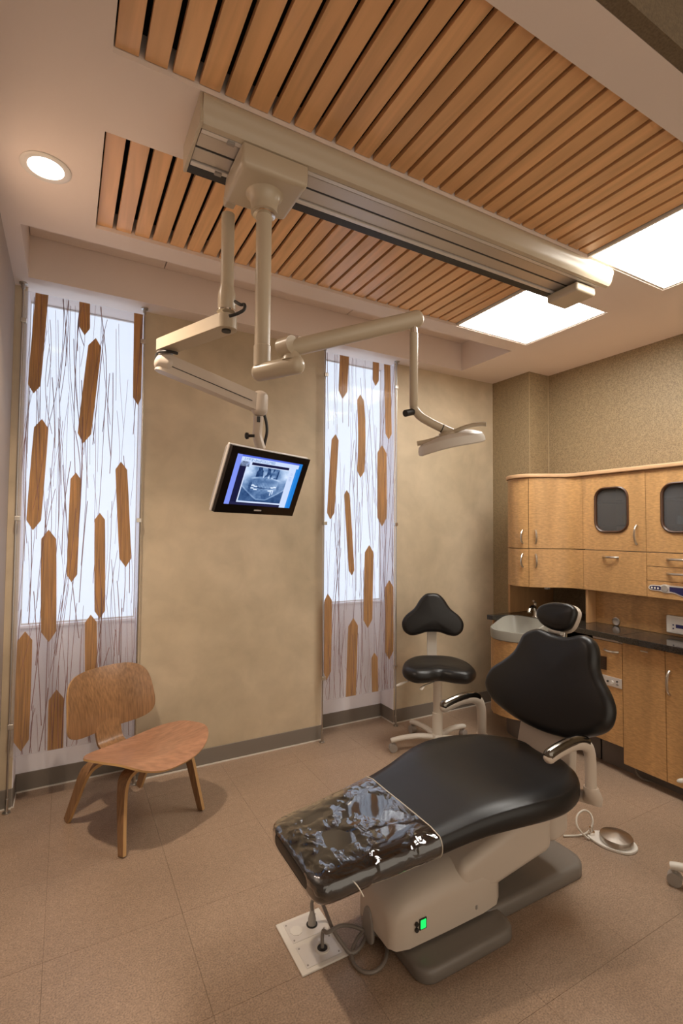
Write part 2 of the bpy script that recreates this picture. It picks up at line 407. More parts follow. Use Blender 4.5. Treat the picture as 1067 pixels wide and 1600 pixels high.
for (y0, y1), lab in ((UY, 'square lit ceiling light panel beside the nearest slatted panel'), (LY, 'square lit ceiling light panel behind the end of the equipment track')):
    x0, x1 = slat_end + .006, OPEN_X[1]
    t = thing('ceiling_light', ((x0 + x1) / 2, (y0 + y1) / 2, ZC), lab, 'ceiling light', 'recessed square ceiling lights')
    f = B(); w = .012
    box(f, x0, x0 + w, y0, y1, ZC + .004, ZC + .05); box(f, x1 - w, x1, y0, y1, ZC + .004, ZC + .05)
    box(f, x0 + w, x1 - w, y0, y0 + w, ZC + .004, ZC + .05); box(f, x0 + w, x1 - w, y1 - w, y1, ZC + .004, ZC + .05)
    obj('frame', f, M['whiteplastic'], t, smooth=False)
    obj('lens', box(B(), x0 + w, x1 - w, y0 + w, y1 - w, ZC + .022, ZC + .03), M['lens'], t, smooth=False)
    obj('light_housing', box(B(), x0, x1, y0, y1, ZC + .052, ZC + .06), M['whiteplastic'], t, smooth=False)

dl = Vector((-.092, 1.967, ZC))
t = thing('downlight', dl, 'round recessed downlight in the ceiling beside the left slatted panel', 'downlight')
obj('trim_ring', lathe(B(), dl, (0, 0, -1), [(-.001, .078), (.003, .078), (.006, .072), (.004, .056), (.0, .054), (-.001, .054)], 40), M['whiteplastic'], t)
obj('lens', lathe(B(), dl, (0, 0, -1), [(.0005, .0535), (.002, .0535), (.0025, .04), (.0027, .002)], 40), M['can'], t)
ld = bpy.data.lights.new('downlight_bulb', 'SPOT'); ld.energy = DOWN_W; ld.color = (1, .82, .64); ld.spot_size = math.radians(120); ld.spot_blend = .8; ld.shadow_soft_size = .045
lo = bpy.data.objects.new('downlight_bulb', ld); col.objects.link(lo); lo.location = (0, 0, -.012); lo.parent = t

# ------------------------------------------------------------------ ceiling track, carriage, arms
ZT = 2.57
t = thing('equipment_track', (1.25, 1.5, ZC), 'long cream ceiling track with a rounded cover and channel, fixed between the slatted panels', 'ceiling track')
x0, x1 = .312, 2.20
prof = []
for k in range(9):
    a = math.pi / 2 * k / 8; prof.append((1.372 + .055 * (1 - math.sin(a)) + .0, 2.572 + .05 * (1 - math.cos(a)) ))
def sweep(bm, yz, xa, xb): return loft(bm, [[(xa, y, z) for y, z in yz], [(xb, y, z) for y, z in yz]])
# near side cover: bullnose
yz = [(1.425, ZC - .001), (1.398, ZC - .001)] + [(v[0], v[1]) for v in spline([(1.391, 2.650, 0), (1.386, 2.641, 0), (1.386, 2.628, 0), (1.392, 2.610, 0), (1.399, 2.588, 0), (1.409, 2.573, 0)], 4)] + [(1.425, ZT)]
obj('front_cover', sweep(B(), yz, x0, x1 + .03), M['cream'], t, angle=30)
obj('spine', box(B(), x0 + .004, x1, 1.426, 1.60, ZT + .022, ZC - .001), M['alu'], t, smooth=False)
obj('rear_rail', box(B(), x0 + .004, x1, 1.592, 1.628, ZT, ZT + .021), M['dark'], t, smooth=False)
for ya, yb, zz, m in ((1.428, 1.444, ZT, 'alu2'), (1.452, 1.506, ZT + .006, 'alu'), (1.516, 1.570, ZT + .006, 'alu'), (1.574, 1.591, ZT, 'alu2')):
    obj('rail_bar', box(B(), x0 + .006, x1 - .005, ya, yb, zz, ZT + .022), M[m], t, smooth=False, bevel=.0015)
obj('slot_shadow', box(B(), x0 + .006, x1 - .01, 1.5065, 1.5155, ZT + .008, ZT + .0215), M['dark'], t, smooth=False)
obj('end_plate', box(B(), x0 - .008, x0 + .003, 1.395, 1.628, ZT - .004, ZC - .001), M['cream'], t, smooth=False, bevel=.002)
obj('end_stop', box(B(), x1 - .16, x1 - .02, 1.44, 1.61, ZT - .045, ZT - .002), M['cream'], t, bevel=.012, seg=3)
obj('end_cap', sweep(B(), [((y - 1.4) * .9 + 1.4, (z - 2.612) * .9 + 2.612) for y, z in yz], x1 + .03, x1 + .036), M['cream'], t)
for y in (1.436, 1.582):
    obj('roller', box(B(), .395, .418, y - .007, y + .007, ZT - .008, ZT), M['grey'], t, smooth=False, bevel=.002)

cx, cy, zb = .542, 1.512, 2.497
car = thing('dental_light', (cx, cy, zb), 'cream dental examination light hanging from the track on a jointed pole arm', 'dental light')
bm = B()
def rrect(xa, xb, ya, yb, z, r, n=5):
    out = []
    for (ccx, ccy, a0) in ((xb - r, yb - r, 0), (xa + r, yb - r, 90), (xa + r, ya + r, 180), (xb - r, ya + r, 270)):
        for k in range(n + 1):
            a = math.radians(a0 + 90 * k / n); out.append((ccx + r * math.cos(a), ccy + r * math.sin(a), z))
    return out
loft(bm, [rrect(.437, .655, 1.412, 1.602, ZT - .001, .008), rrect(.432, .652, 1.405, 1.61, zb + .012, .012), rrect(.438, .646, 1.411, 1.604, zb + .002, .014), rrect(.446, .638, 1.42, 1.596, zb, .012)])
obj('carriage', bm, M['cream'], car, angle=50)
obj('mount_cone', lathe(B(), (cx, cy, zb), (0, 0, -1), [(-.001, .062), (.006, .054), (.02, .046), (.045, .041), (.052, .043), (.06, .043), (.062, .03)]), M['cream'], car)
obj('collar', lathe(B(), (cx, cy, zb), (0, 0, -1), [(.06, .034), (.062, .036), (.068, .036), (.070, .03)]), M['chrome'], car)
ze = 1.912
obj('pole', cyl(B(), (cx, cy, zb - .06), (cx, cy, ze + .02), .0255, n=28), M['cream'], car)
e0 = Vector((cx - .0, cy, ze)); e1 = at_d(464, 578, 1.53)
e1.z = ze
d = (e1 - e0).normalized()
def capsule(bm, a, b, r, n=20):
    a, b = Vector(a), Vector(b); d = (b - a).normalized(); L = (b - a).length; rings = []
    for k in range(7): th_ = math.pi / 2 * k / 6; rings.append(circ(a + d * (-r * .75 * math.cos(th_)), d, max(r * math.sin(th_), .0006), n))
    for k in range(7): th_ = math.pi / 2 * k / 6; rings.append(circ(b + d * (r * .75 * math.sin(th_)), d, max(r * math.cos(th_), .0006), n))
    return loft(bm, rings)
obj('elbow', capsule(B(), e0 - d * .012, e1, .0285), M['cream'], car)
obj('pole_sleeve', lathe(B(), (cx, cy, ze + .085), (0, 0, -1), [(0, .026), (.002, .0275), (.06, .0275), (.07, .027)]), M['cream'], car)
p2 = Vector((e1.x - d.x * .02, e1.y - d.y * .02, ze))
obj('swivel_neck', lathe(B(), p2, (0, 0, 1), [(.015, .032), (.03, .028), (.042, .020), (.052, .018)]), M['cream'], car)
a0 = at_d(452, 545, 1.545); a1 = at_d(652, 498, 1.60)
obj('swivel_pin', cyl(B(), p2 + Vector((0, 0, .05)), p2 + Vector((0, 0, .068)), .014), M['dark'], car)
obj('spring_arm', capsule(B(), a0, a1, .0265), M['cream'], car)
d2 = (a1 - a0).normalized()
obj('arm_hub', cyl(B(), a0 + Vector((-.018, .018, .004)), a0 + Vector((.0, -.028, .004)), .029, n=28), M['cream'], car)
obj('arm_plate', box(B(), 0, .04, -.001, .001, 0, .006), M['alu2'], car).matrix_local = car.matrix_basis.inverted() @ Matrix.Translation(a0 + d2 * .03 + Vector((0, 0, .027)))
pz = a1 - d2 * .012
post = [pz + Vector((0, 0, -.045)), at_d(645, 560, 1.60), at_d(645, 620, 1.60), at_d(647, 637, 1.60), at_d(656, 650, 1.60), at_d(672, 660, 1.60), at_d(692, 670, 1.60), at_d(706, 676, 1.60)]
obj('yoke_pin', cyl(B(), pz + Vector((0, 0, -.018)), pz + Vector((0, 0, -.05)), .010, .013), M['chrome'], car)
post = [Vector(p) for p in post]; post[1].x, post[1].y = post[0].x, post[0].y; post[2].x, post[2].y = post[0].x, post[0].y
obj('drop_post', tube(B(), spline(post, 5), .0135, 14), M['cream'], car)
k0 = at_d(646, 643, 1.60)
obj('tension_knob', cyl(B(), k0, at_d(633, 646, 1.575), .011, n=16), M['blackrub'], car)
obj('post_joint', cyl(B(), at_d(690, 669, 1.60), at_d(691.5, 669.7, 1.60), .0142), M['dark'], car)
# lamp head: shallow dish seen edge-on
hc = at_d(703, 688, 1.60); hu = (at_d(752, 672, 1.56) - at_d(652, 696, 1.63)).normalized()
hn = Vector((.12, .30, -.93)); hn = (hn - hu * hn.dot(hu)).normalized(); hv = hu.cross(hn)
if hn.z > 0: hn = -hn
bm = B(); rings = []
for s, h in ((.60, -.024), (.80, -.022), (.95, -.013), (1.0, .0), (1.0, .012), (.95, .016), (.90, .008), (.5, -.006), (.05, -.008)):
    rings.append([hc + hu * (.108 * s * math.cos(a)) + hv * (.075 * s * math.sin(a)) + hn * (h + .012 * math.cos(a) ** 2) for a in [2 * math.pi * i / 36 for i in range(36)]])
loft(bm, rings); obj('lamp_head', bm, M['whiteplastic'], car)
ha = [at_d(700, 680, 1.585), at_d(715, 672, 1.57), at_d(735, 665, 1.555), at_d(752, 662.5, 1.545), at_d(760, 663, 1.54)]
obj('handle', tube(B(), spline(ha, 5), .0095, 12, ell=.7), M['cream'], car)
hb = [at_d(690, 684, 1.60), at_d(668, 690, 1.61), at_d(652, 693, 1.62)]
obj('handle', tube(B(), spline(hb, 5), .008, 12), M['cream'], car)
obj('head_hub', lathe(B(), hc - hn * .028, hn, [(-.004, .018), (0, .03), (.012, .034)]), M['cream'], car)

# second pole with the monitor
q = Vector((.468, 1.672, 2.54))
mon = thing('hanging_monitor', q, 'black-framed monitor showing a blue dental x-ray on a cream jointed ceiling arm', 'monitor')
obj('mount_block', box(B(), .452, .49, 1.614, 1.685, 2.53, 2.566), M['cream'], mon, bevel=.006)
zj = 2.115
obj('pole', cyl(B(), q + Vector((0, 0, -.04)), (q.x, q.y, zj + .05), .0225, n=28), M['cream'], mon)
obj('pole_collar', lathe(B(), (q.x, q.y, zj + .13), (0, 0, -1), [(0, .0235), (.03, .030), (.085, .030), (.09, .027)]), M['cream'], mon)
obj('pivot_ring', lathe(B(), (q.x, q.y, zj + .045), (0, 0, -1), [(0, .029), (.002, .0335), (.007, .0335), (.009, .029)]), M['chrome'], mon)
el = at_d(258, 545, 1.92); el.z = zj - .005
def barm(bm, a, b, w0, w1, h0, h1):
    a, b = Vector(a), Vector(b); d = (b - a).normalized(); s = d.cross(Vector((0, 0, 1))).normalized(); u = s.cross(d); rings = []
    for k in range(7):
        th_ = math.pi / 2 * k / 6; f = max(math.sin(th_), .12); p = a - d * (w0 * math.cos(th_))
        rings.append([p + s * sx * w0 * f + u * sz * h0 for sx, sz in ((-1, -1), (1, -1), (1, 1), (-1, 1))])
    for k in range(7):
        th_ = math.pi / 2 * k / 6; f = max(math.cos(th_), .12); p = b + d * (w1 * math.sin(th_))
        rings.append([p + s * sx * w1 * f + u * sz * h1 for sx, sz in ((-1, -1), (1, -1), (1, 1), (-1, 1))])
    return loft(bm, rings)
obj('upper_arm', barm(B(), (q.x, q.y, zj), el, .036, .033, .024, .022), M['cream'], mon, bevel=.006, seg=3, angle=50)
obj('bolt_cap', cyl(B(), (q.x, q.y, zj - .03), (q.x, q.y, zj - .024), .016), M['dark'], mon)
obj('elbow_disc', cyl(B(), (el.x, el.y, zj - .045), (el.x, el.y, zj - .027), .030), M['grey'], mon)
f0 = Vector((el.x, el.y, zj - .075)); f1 = at_d(404, 631, 2.04)
obj('elbow_block', capsule(B(), f0 + Vector((-.012, .004, .004)), f0 + Vector((.012, -.004, -.004)), .034), M['cream2'], mon)
obj('lower_arm', barm(B(), f0, f1, .027, .026, .036, .034), M['cream2'], mon, bevel=.006, seg=3, angle=50)
dd = (f1 - f0).normalized(); ss = dd.cross(Vector((0, 0, 1))).normalized(); uu = ss.cross(dd)
sgn = 1 if ss.y < 0 else -1
obj('arm_seam', box(B(), .03, (f1 - f0).length - .03, -.0006, .0006, -.0015, .0015), M['dark'], mon).matrix_local = mon.matrix_basis.inverted() @ (Matrix.Translation(f0 + ss * sgn * .0272 - uu * .006) @ Matrix((dd, ss, uu)).transposed().to_4x4())
obj('wrist_cap', capsule(B(), f1 + Vector((.006, 0, .030)), f1 + Vector((.004, 0, -.026)), .033), M['cream2'], mon)
nk = [f1 + Vector((0, 0, -.05)), at_d(403, 665, 2.045), at_d(402, 680, 2.045), at_d(405, 693, 2.045), at_d(408, 702, 2.05)]
obj('neck', tube(B(), spline(nk, 5), .026, 14, ell=.7, taper=[.027] * 21), M['cream2'], mon)
obj('neck_clip', box(B(), -.007, .007, -.003, .003, -.012, .012), M['dark'], mon, bevel=.002).matrix_local = mon.matrix_basis.inverted() @ Matrix.Translation(at_d(404, 655, 2.012))
kp = at_d(386, 681, 2.0)
obj('tilt_knob', lathe(B(), kp, (-_r), [(-.03, .006), (-.006, .006), (-.006, .012), (.004, .014), (.008, .010)], 14), M['blackrub'], mon)
c1 = [at_d(412, 645, 2.06), at_d(416, 660, 2.07), at_d(417, 675, 2.07), at_d(414, 690, 2.07), at_d(411, 700, 2.07)]
obj('cable', tube(B(), spline(c1, 6), .0065, 8), M['blackrub'], mon)
c2 = [Vector((el.x + .04, el.y - .03, zj - .035)), at_d(262, 549, 1.88), at_d(247, 552, 1.90), at_d(244, 563, 1.90), at_d(247, 570, 1.91)]
obj('cable', tube(B(), spline(c2, 6), .006, 8), M['blackrub'], mon)
c3 = [at_d(367, 471, 1.67), at_d(376, 476, 1.655), at_d(382, 476, 1.65), at_d(381, 484, 1.64), at_d(371, 490, 1.63), at_d(358, 494, 1.63)]
obj('cable', tube(B(), spline(c3, 6), .0055, 8), M['blackrub'], mon)

# monitor: pose recovered from its four corners
s_ = .44 / .37
cs = [CAM + (Vector(p) - CAM) * s_ for p in ((.457, 1.533, 1.669), (.797, 1.677, 1.666), (.761, 1.756, 1.455), (.420, 1.611, 1.458))]
TL = cs[0]; MW = (cs[1] - cs[0]); MH = (cs[3] - cs[0]); mw, mh = MW.length, MH.length
mu_, mv_ = MW.normalized(), MH.normalized(); mn = mu_.cross(mv_).normalized()
if mn.dot(CAM - TL) < 0: mn = -mn
def mp_(u, v, n=0): return TL + mu_ * u + mv_ * v + mn * n
def mquad(bm, u0, u1, v0, v1, n0, n1): return hexa(bm, [mp_(u0, v0, n0), mp_(u1, v0, n0), mp_(u1, v1, n0), mp_(u0, v1, n0), mp_(u0, v0, n1), mp_(u1, v0, n1), mp_(u1, v1, n1), mp_(u0, v1, n1)])
scr = obj('display', mquad(B(), .006, mw - .006, .006, mh - .006, -.055, -.014), M['grey'], mon, bevel=.012, seg=3)
bz = B(); bl, bt, bb = .034, .028, .036
for a in ((0, mw, 0, bt), (0, mw, mh - bb, mh), (0, bl, bt, mh - bb), (mw - bl, mw, bt, mh - bb)): mquad(bz, a[0], a[1], a[2], a[3], -.016, .0)
obj('bezel', bz, M['bezel'], scr, smooth=False)
obj('side_trim', mquad(B(), -.003, mw + .003, -.003, mh + .003, -.030, -.016), M['alu2'], scr, bevel=.003)
obj('badge', mquad(B(), mw * .5 - .02, mw * .5 + .02, mh - .020, mh - .014, 0, .0008), M['alu2'], scr, smooth=False)
# the picture on the screen: one coloured grid
random.seed(5)
gw, gh = 190, 130
def smooth(a, b, x): t_ = max(0, min(1, (x - a) / (b - a))); return t_ * t_ * (3 - 2 * t_)
noise_cache = [[random.random() for _ in range(64)] for _ in range(64)]
def vn(x, y):
    xi, yi = int(math.floor(x)), int(math.floor(y)); fx, fy = x - xi, y - yi
    g = lambda i, j: noise_cache[i % 64][j % 64]
    fx = fx * fx * (3 - 2 * fx); fy = fy * fy * (3 - 2 * fy)
    return (g(xi, yi) * (1 - fx) + g(xi + 1, yi) * fx) * (1 - fy) + (g(xi, yi + 1) * (1 - fx) + g(xi + 1, yi + 1) * fx) * fy
def xray(x, y):   # 0..1 in the film: a panoramic jaw
    v = .16 + .22 * vn(x * 5, y * 5) + .14 * vn(x * 15 + 7, y * 15) + .08 * vn(x * 40, y * 40)
    v += .55 * smooth(.30, .02, x) * smooth(.62, .12, y) + .50 * smooth(.70, .98, x) * smooth(.62, .12, y)
    xx = abs(x - .5)
    jaw = .93 - .95 * max(0, xx - .10) ** 1.15 * 1.05            # lower border of the mandible
    v += .20 * math.exp(-((y - jaw) / .022) ** 2)
    if y > jaw + .02: v *= .55
    if y < .30 and xx < .26: v = .10 + .50 * (vn(x * 24, y * 7 + 3) > .52) * vn(x * 9, y * 12) + .12 * vn(x * 30, y * 20)
    v += .32 * math.exp(-((y - (.335 - .06 * math.cos(xx * 5))) / .026) ** 2) * smooth(.38, .28, xx)
    mid = .545 + .05 * math.cos(xx * 5.5)
    if xx < .30:
        dy = y - mid; row = abs(dy); w_ = .036 if dy < 0 else .031
        tooth = .5 + .5 * math.cos((x + (0 if dy < 0 else .012)) * 2 * math.pi / w_)
        if .012 < row < .17: v += (.30 * tooth - .04) * (1 - row / .18)
        if row <= .012: v -= .16
    elif xx < .36: v -= .12 * math.exp(-((y - .55) / .1) ** 2)
    for (cx_, cy_, rx, ry) in ((.235, .535, .035, .022), (.30, .56, .045, .018), (.69, .555, .05, .018), (.755, .535, .04, .024), (.235, .615, .04, .017), (.31, .645, .045, .018), (.65, .65, .05, .018), (.70, .635, .05, .020), (.685, .71, .011, .085), (.735, .69, .012, .065)):
        if ((x - cx_) / rx) ** 2 + ((y - cy_) / ry) ** 2 < 1: v = 1.0
    return max(.04, min(1, v))
def screen_col(u, v):
    B1, W1, K1 = (.20, .28, .95), (.62, .74, 1.0), (.012, .012, .05)
    if u < .075: return (.22, .30, .92)
    if u > .945: return (.02, .22, .70)
    if u > .90 and v > .12: return (.03, .27, .78) if u > .915 else W1
    if v < .035: return (.10, .16, .75)
    if v < .125:
        ic = (u * 60) % 1 < .6 and .055 < v < .105 and .11 < u < .56 and vn(u * 90, v * 60) > .4
        return (.20, .34, .60) if ic else W1
    if v < .175 and u > .23 and u < .80: return K1
    if v > .945: return (.02, .02, .07) if u < .82 else W1
    if u < .20 and v < .22: k = xray((u - .075) / .125, (v - .125) / .095 * .9); return (k * .45, k * .58, k * .95)
    if u < .165: return K1
    if u > .83:
        return W1 if not ((v * 46) % 1 < .25 and .22 < v < .42 and .845 < u < .885) else (.35, .45, .75)
    if v < .19 or v > .915 or u < .18 or u > .815: return (.66, .76, 1.0)
    k = xray((u - .18) / .635, (v - .19) / .725)
    return (k ** 1.9 * .75, k ** 1.45 * .88, k ** 1.0 * 1.1)
verts, faces, cols_ = [], [], []
su0, su1, sv0, sv1 = bl, mw - bl, bt, mh - bb
for j in range(gh + 1):
    for i in range(gw + 1): verts.append(mp_(su0 + (su1 - su0) * i / gw, sv0 + (sv1 - sv0) * j / gh, -.003))
for j in range(gh):
    for i in range(gw):
        a = j * (gw + 1) + i; faces.append((a, a + 1, a + gw + 2, a + gw + 1)); cols_.append(screen_col((i + .5) / gw, (j + .5) / gh))
me = bpy.data.meshes.new('screen'); me.from_pydata(verts, [], faces)
ca = me.color_attributes.new('picture', 'FLOAT_COLOR', 'CORNER')
for p, c in zip(me.polygons, cols_):
    for li in p.loop_indices: ca.data[li].color = (*c, 1)
m, N, L = nmat('screen_picture'); N.remove(N['Principled BSDF']); e = N.new('ShaderNodeEmission'); at = N.new('ShaderNodeAttribute'); at.attribute_name = 'picture'
L.new(at.outputs['Color'], e.inputs[0]); e.inputs[1].default_value = .60; L.new(e.outputs[0], N['Material Output'].inputs[0])
mobj('screen', me, m, scr, smooth=False)['label'] = 'lit screen with a blue panoramic tooth x-ray'

# ------------------------------------------------------------------ decorative screens in front of the windows
PY = 2.965
def screen_panel(X0, X1, strips, clampz, label, seed, zoom, cord_r):
    random.seed(seed); z0, z1 = .27, 2.615
    t = thing('hanging_screen', ((X0 + X1) / 2, PY, 0), label, 'decorative panel', 'resin screens hung before the windows')
    sh = obj('resin_sheet', box(B(), X0, X1, PY - .005, PY + .005, z0, z1), M['acrylic'], t, smooth=False)
    ox, oy, sc = zoom
    def w(x, y): p = at_y(ox + x / sc, oy + y / sc, PY); return p.x, p.z
    for (tx, ty, bx_, by_, wd, ft, fb, bend) in strips:
        xa, za = w(tx, ty); xb, zb_ = w(bx_, by_)
        hw = (w(tx + wd, ty)[0] - xa) * .5
        if ft: za = z1
        if fb: zb_ = z0
        rows = []; L_ = za - zb_; tp = min(hw * 1.5 / L_, .3)
        prof_ = ([(0, 1)] if ft else [(0, .04), (tp * .9, .96)]) + [(.3, 1), (.5, 1), (.7, 1)] + ([(1, 1)] if fb else [(1 - tp, .97), (1, .04)])
        for (s, k) in prof_:
            cxx = xa + (xb - xa) * s + bend * math.sin(math.pi * s); zz = za - L_ * s
            rows.append((cxx - hw * k, cxx + hw * k, zz))
        bm = B()
        loft(bm, [[(a, PY - .0015, z), (b, PY - .0015, z), (b, PY + .0015, z), (a, PY + .0015, z)] for a, b, z in [(max(a, X0 + .001), min(b, X1 - .001), z) for a, b, z in rows]])
        obj('wood_strip', bm, M['strip'], sh, smooth=False)
    bm = B()
    for k in range(145):
        L_ = random.uniform(.35, .95); za = random.uniform(z0 + .1, z1 + .3); zb_ = max(za - L_, z0 + .003); za = min(za, z1 - .003)
        if za - zb_ < .08: continue
        xa = random.uniform(X0 + .012, X1 - .012); sl = random.gauss(0, .026); cv = random.gauss(0, .012)
        pts = []
        for s in range(6):
            u = s / 5; x = xa + sl * (u - .5) * (za - zb_) * 2 + cv * math.sin(math.pi * u)
            pts.append((max(X0 + .004, min(X1 - .004, x)), PY + random.choice((-.0025, .0025)) if s == 0 else PY, za + (zb_ - za) * u))
        yy = PY + random.uniform(-.003, .003)
        tube(bm, [(p[0], yy, p[2]) for p in pts], random.choice((.0007, .0009, .0012, .0017)), 4)
    o = obj('reed_strands', bm, M['reed'], sh, smooth=False); o['kind'] = 'stuff'
    for xr in (X0 - .008, X1 + .008):
        r_ = obj('rod', cyl(B(), (xr, PY, .0), (xr, PY, ZC), .0045, n=10), M['steel'], t)
        obj('floor_flange', lathe(B(), (xr, PY, 0), (0, 0, 1), [(0, .018), (.006, .018), (.008, .008), (.07, .008), (.072, .0045)], 18), M['steel'], r_)
        obj('ceiling_flange', lathe(B(), (xr, PY, ZC), (0, 0, -1), [(0, .019), (.007, .019), (.009, .009), (.03, .009), (.032, .0045)], 18), M['steel'], r_)
        for zc in clampz:
            dx = .012 if xr < (X0 + X1) / 2 else -.012
            obj('clamp', box(B(), min(xr - dx * .6, xr + dx * 1.6), max(xr - dx * .6, xr + dx * 1.6), PY - .013, PY + .010, zc - .012, zc + .012), M['nickel'], t, bevel=.002)
    return t
S1 = [(125, 80, 100, 370, 38, 1, 0, 0), (252, 103, 252, 197, 32, 1, 0, 0), (285, 207, 248, 518, 40, 0, 0, 0), (414, 137, 410, 405, 30, 1, 0, 0), (125, 448, 98, 777, 44, 0, 0, .0),
      (226, 607, 213, 932, 32, 0, 0, .0), (360, 575, 374, 887, 36, 0, 0, 0), (145, 777, 145, 1110, 46, 0, 0, 0), (297, 727, 297, 1040, 32, 0, 0, 0), (75, 1080, 62, 1435, 46, 0, 0, 0),
      (270, 1030, 272, 1330, 36, 0, 0, 0), (168, 1253, 165, 1420, 46, 0, 1, 0)]
S2 = [(145, 68, 138, 232, 34, 1, 0, 0), (268, 95, 267, 182, 24, 1, 0, 0), (312, 103, 318, 392, 24, 1, 0, 0), (207, 217, 208, 540, 28, 0, 0, .012), (110, 372, 90, 703, 28, 0, 0, 0), (292, 415, 292, 730, 36, 0, 0, 0),
      (154, 590, 174, 922, 22, 0, 0, .0), (242, 805, 236, 1127, 34, 0, 0, 0), (320, 942, 320, 1250, 32, 0, 0, 0), (80, 995, 75, 1330, 34, 0, 0, 0), (180, 1090, 170, 1400, 38, 0, 1, 0), (262, 1225, 265, 1380, 24, 0, 1, 0)]
screen_panel(-.213, .352, S1, (2.46, 1.45, .42), 'tall resin screen with bark strips before the left window, behind the plywood chair', 3, (0, 420, 1.9047), 0)
screen_panel(1.522, 2.100, S2, (2.46, 1.45, .42), 'tall resin screen with bark strips before the far window, near the black stool', 8, (480, 530, 2.5), 0)

# ------------------------------------------------------------------ cabinets on the right wall
XU, XBS, XLO, ZCT = 3.0, 3.10, 2.84, .805
ZU0, ZSP, ZU1 = 1.026, 1.288, 1.775
YA, YB, YE = 2.095, 1.685, 1.275
UC = spline([(2.875, 2.598), (2.80, 2.55), (2.748, 2.45), (2.77, 2.35), (2.845, 2.28), (2.925, 2.235), (2.985, 2.175), (3.0, YA)], 6)
UC = [(p.x, p.y) for p in [Vector((a.x, a.y, 0)) for a in [Vector((v[0], v[1], 0)) for v in UC]]] if False else [(v[0], v[1]) for v in UC]
def arc_split(C_, y): return [p for p in C_ if p[1] >= y], [p for p in C_ if p[1] <= y]
def curved_slab(bm, path, t, z0, z1):
    n = len(path); ins = []
    for i in range(n):
        a, b = path[max(i - 1, 0)], path[min(i + 1, n - 1)]; d = Vector((b[0] - a[0], b[1] - a[1])).normalized()
        ins.append((path[i][0] - d.y * t, path[i][1] + d.x * t))   # towards the wall
    ring = list(path) + ins[::-1]
    return prism(bm, ring, z0, z1)
def handle_v(bm, p, n, h, out=.028, w=.0068):
    p, n = Vector(p), Vector(n).normalized(); P_ = []
    for k in range(9): s = -1 + 2 * k / 8; P_.append(p + n * (out * (1 - s * s) ** .7) + Vector((0, 0, h / 2 * s)))
    return tube(bm, P_, w, 8, ell=1.0)
def handle_h(bm, p, n, L_, out=.026, w=.0068):
    p, n = Vector(p), Vector(n).normalized(); d = n.cross(Vector((0, 0, 1))); P_ = []
    for k in range(9): s = -1 + 2 * k / 8; P_.append(p + n * (out * (1 - s * s) ** .7) + d * (L_ / 2 * s))
    return tube(bm, P_, w, 8)
NX = (-1, 0, 0)
G = .0025
DT = .018
# --- curved upper corner cabinet
cc = thing('corner_wall_cabinet', (3.1, 2.34, ZU0), 'curved wooden corner wall cabinet above the sink, four doors', 'cabinet')
body = [(x + .02 if y < 2.59 else x, y) for x, y in UC]
ring = [(min(x + .022, XR), y) for x, y in UC[2:]] + [(XR - .002, YA + .001), (XR - .002, 2.578), (2.90, 2.578)]
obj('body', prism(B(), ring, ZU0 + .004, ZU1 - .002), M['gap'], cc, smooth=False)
ysplit = 2.345
def clip_at(C_, y):
    for i in range(len(C_) - 1):
        (xa, ya_), (xb, yb_) = C_[i], C_[i + 1]
        if ya_ >= y >= yb_: return xa + (xb - xa) * (ya_ - y) / max(ya_ - yb_, 1e-9), y
La = [p for p in UC if p[1] > ysplit + .0014] + [clip_at(UC, ysplit + .0012)]; Lb = [clip_at(UC, ysplit - .0012)] + [p for p in UC if p[1] < ysplit - .0014]
def pt_near(y): return min(UC, key=lambda p: abs(p[1] - y))
for (path, hy) in ((La, 2.375), (Lb, 2.315)):
    i_ = min(range(len(UC)), key=lambda i: abs(UC[i][1] - hy)); a_, b_ = UC[i_ - 1], UC[i_ + 1]; dn = Vector((b_[0] - a_[0], b_[1] - a_[1], 0)).normalized(); nn = Vector((dn.y, -dn.x, 0))
    if nn.x > 0: nn = -nn
    for z0, z1, hz in ((ZSP + G, ZU1 - .003, 1.368), (ZU0, ZSP - G, 1.205)):
        dr = obj('door', curved_slab(B(), path, DT, z0, z1), M['cab'], cc, angle=40)
        obj('handle', handle_v(B(), (UC[i_][0], UC[i_][1], hz), nn, .088), M['nickel'], dr)
ep = obj('side_panel', box(B(), 2.872, XR - .003, 2.60, 2.618, ZCT + .001, ZU1), M['cabedge'], cc, smooth=False, bevel=.001)
for z in (1.62, 1.43): obj('hinge', box(B(), 2.868, 2.88, 2.592, 2.5995, z - .03, z + .03), M['dark'], cc, smooth=False)
obj('sensor_tab', box(B(), 3.02, 3.05, 2.39, 2.42, ZU0 - .035, ZU0 + .003), M['whiteplastic'], cc, smooth=False, bevel=.003)
# --- straight upper units
def window_door(t, y0, y1, hy, inner):
    dr = obj('door', None or door_with_hole(y0 + G / 2, y1 - G / 2, ZSP + G, ZU1 - .003), M['cab'], t, smooth=False)
    cy_, cz = (y0 + y1) / 2 + .008, 1.545
    out = rr2(cy_, cz, .112, .145, .07, 8); inn = rr2(cy_, cz, .100, .133, .06, 8)
    bm = B(); loft(bm, [[(XU + .016, y, z) for y, z in out], [(XU - .006, y, z) for y, z in out], [(XU - .010, y, z) for y, z in [((a[0] + b[0]) / 2, (a[1] + b[1]) / 2) for a, b in zip(out, inn)]], [(XU - .004, y, z) for y, z in inn], [(XU + .016, y, z) for y, z in inn]], cap=False)
    obj('window_ring', bm, M['windowring'], dr)
    gm = clear_mat('smoked_pane', (.55, .57, .55), .16, .5, .05) if 'pane' not in M else M['pane']; M['pane'] = gm
    obj('pane', loft(B(), [[(XU + .008, y, z) for y, z in inn], [(XU + .012, y, z) for y, z in inn]]), gm, dr, smooth=False)
    obj('handle', handle_v(B(), (XU, hy, 1.39), NX, .115), M['nickel'], dr)
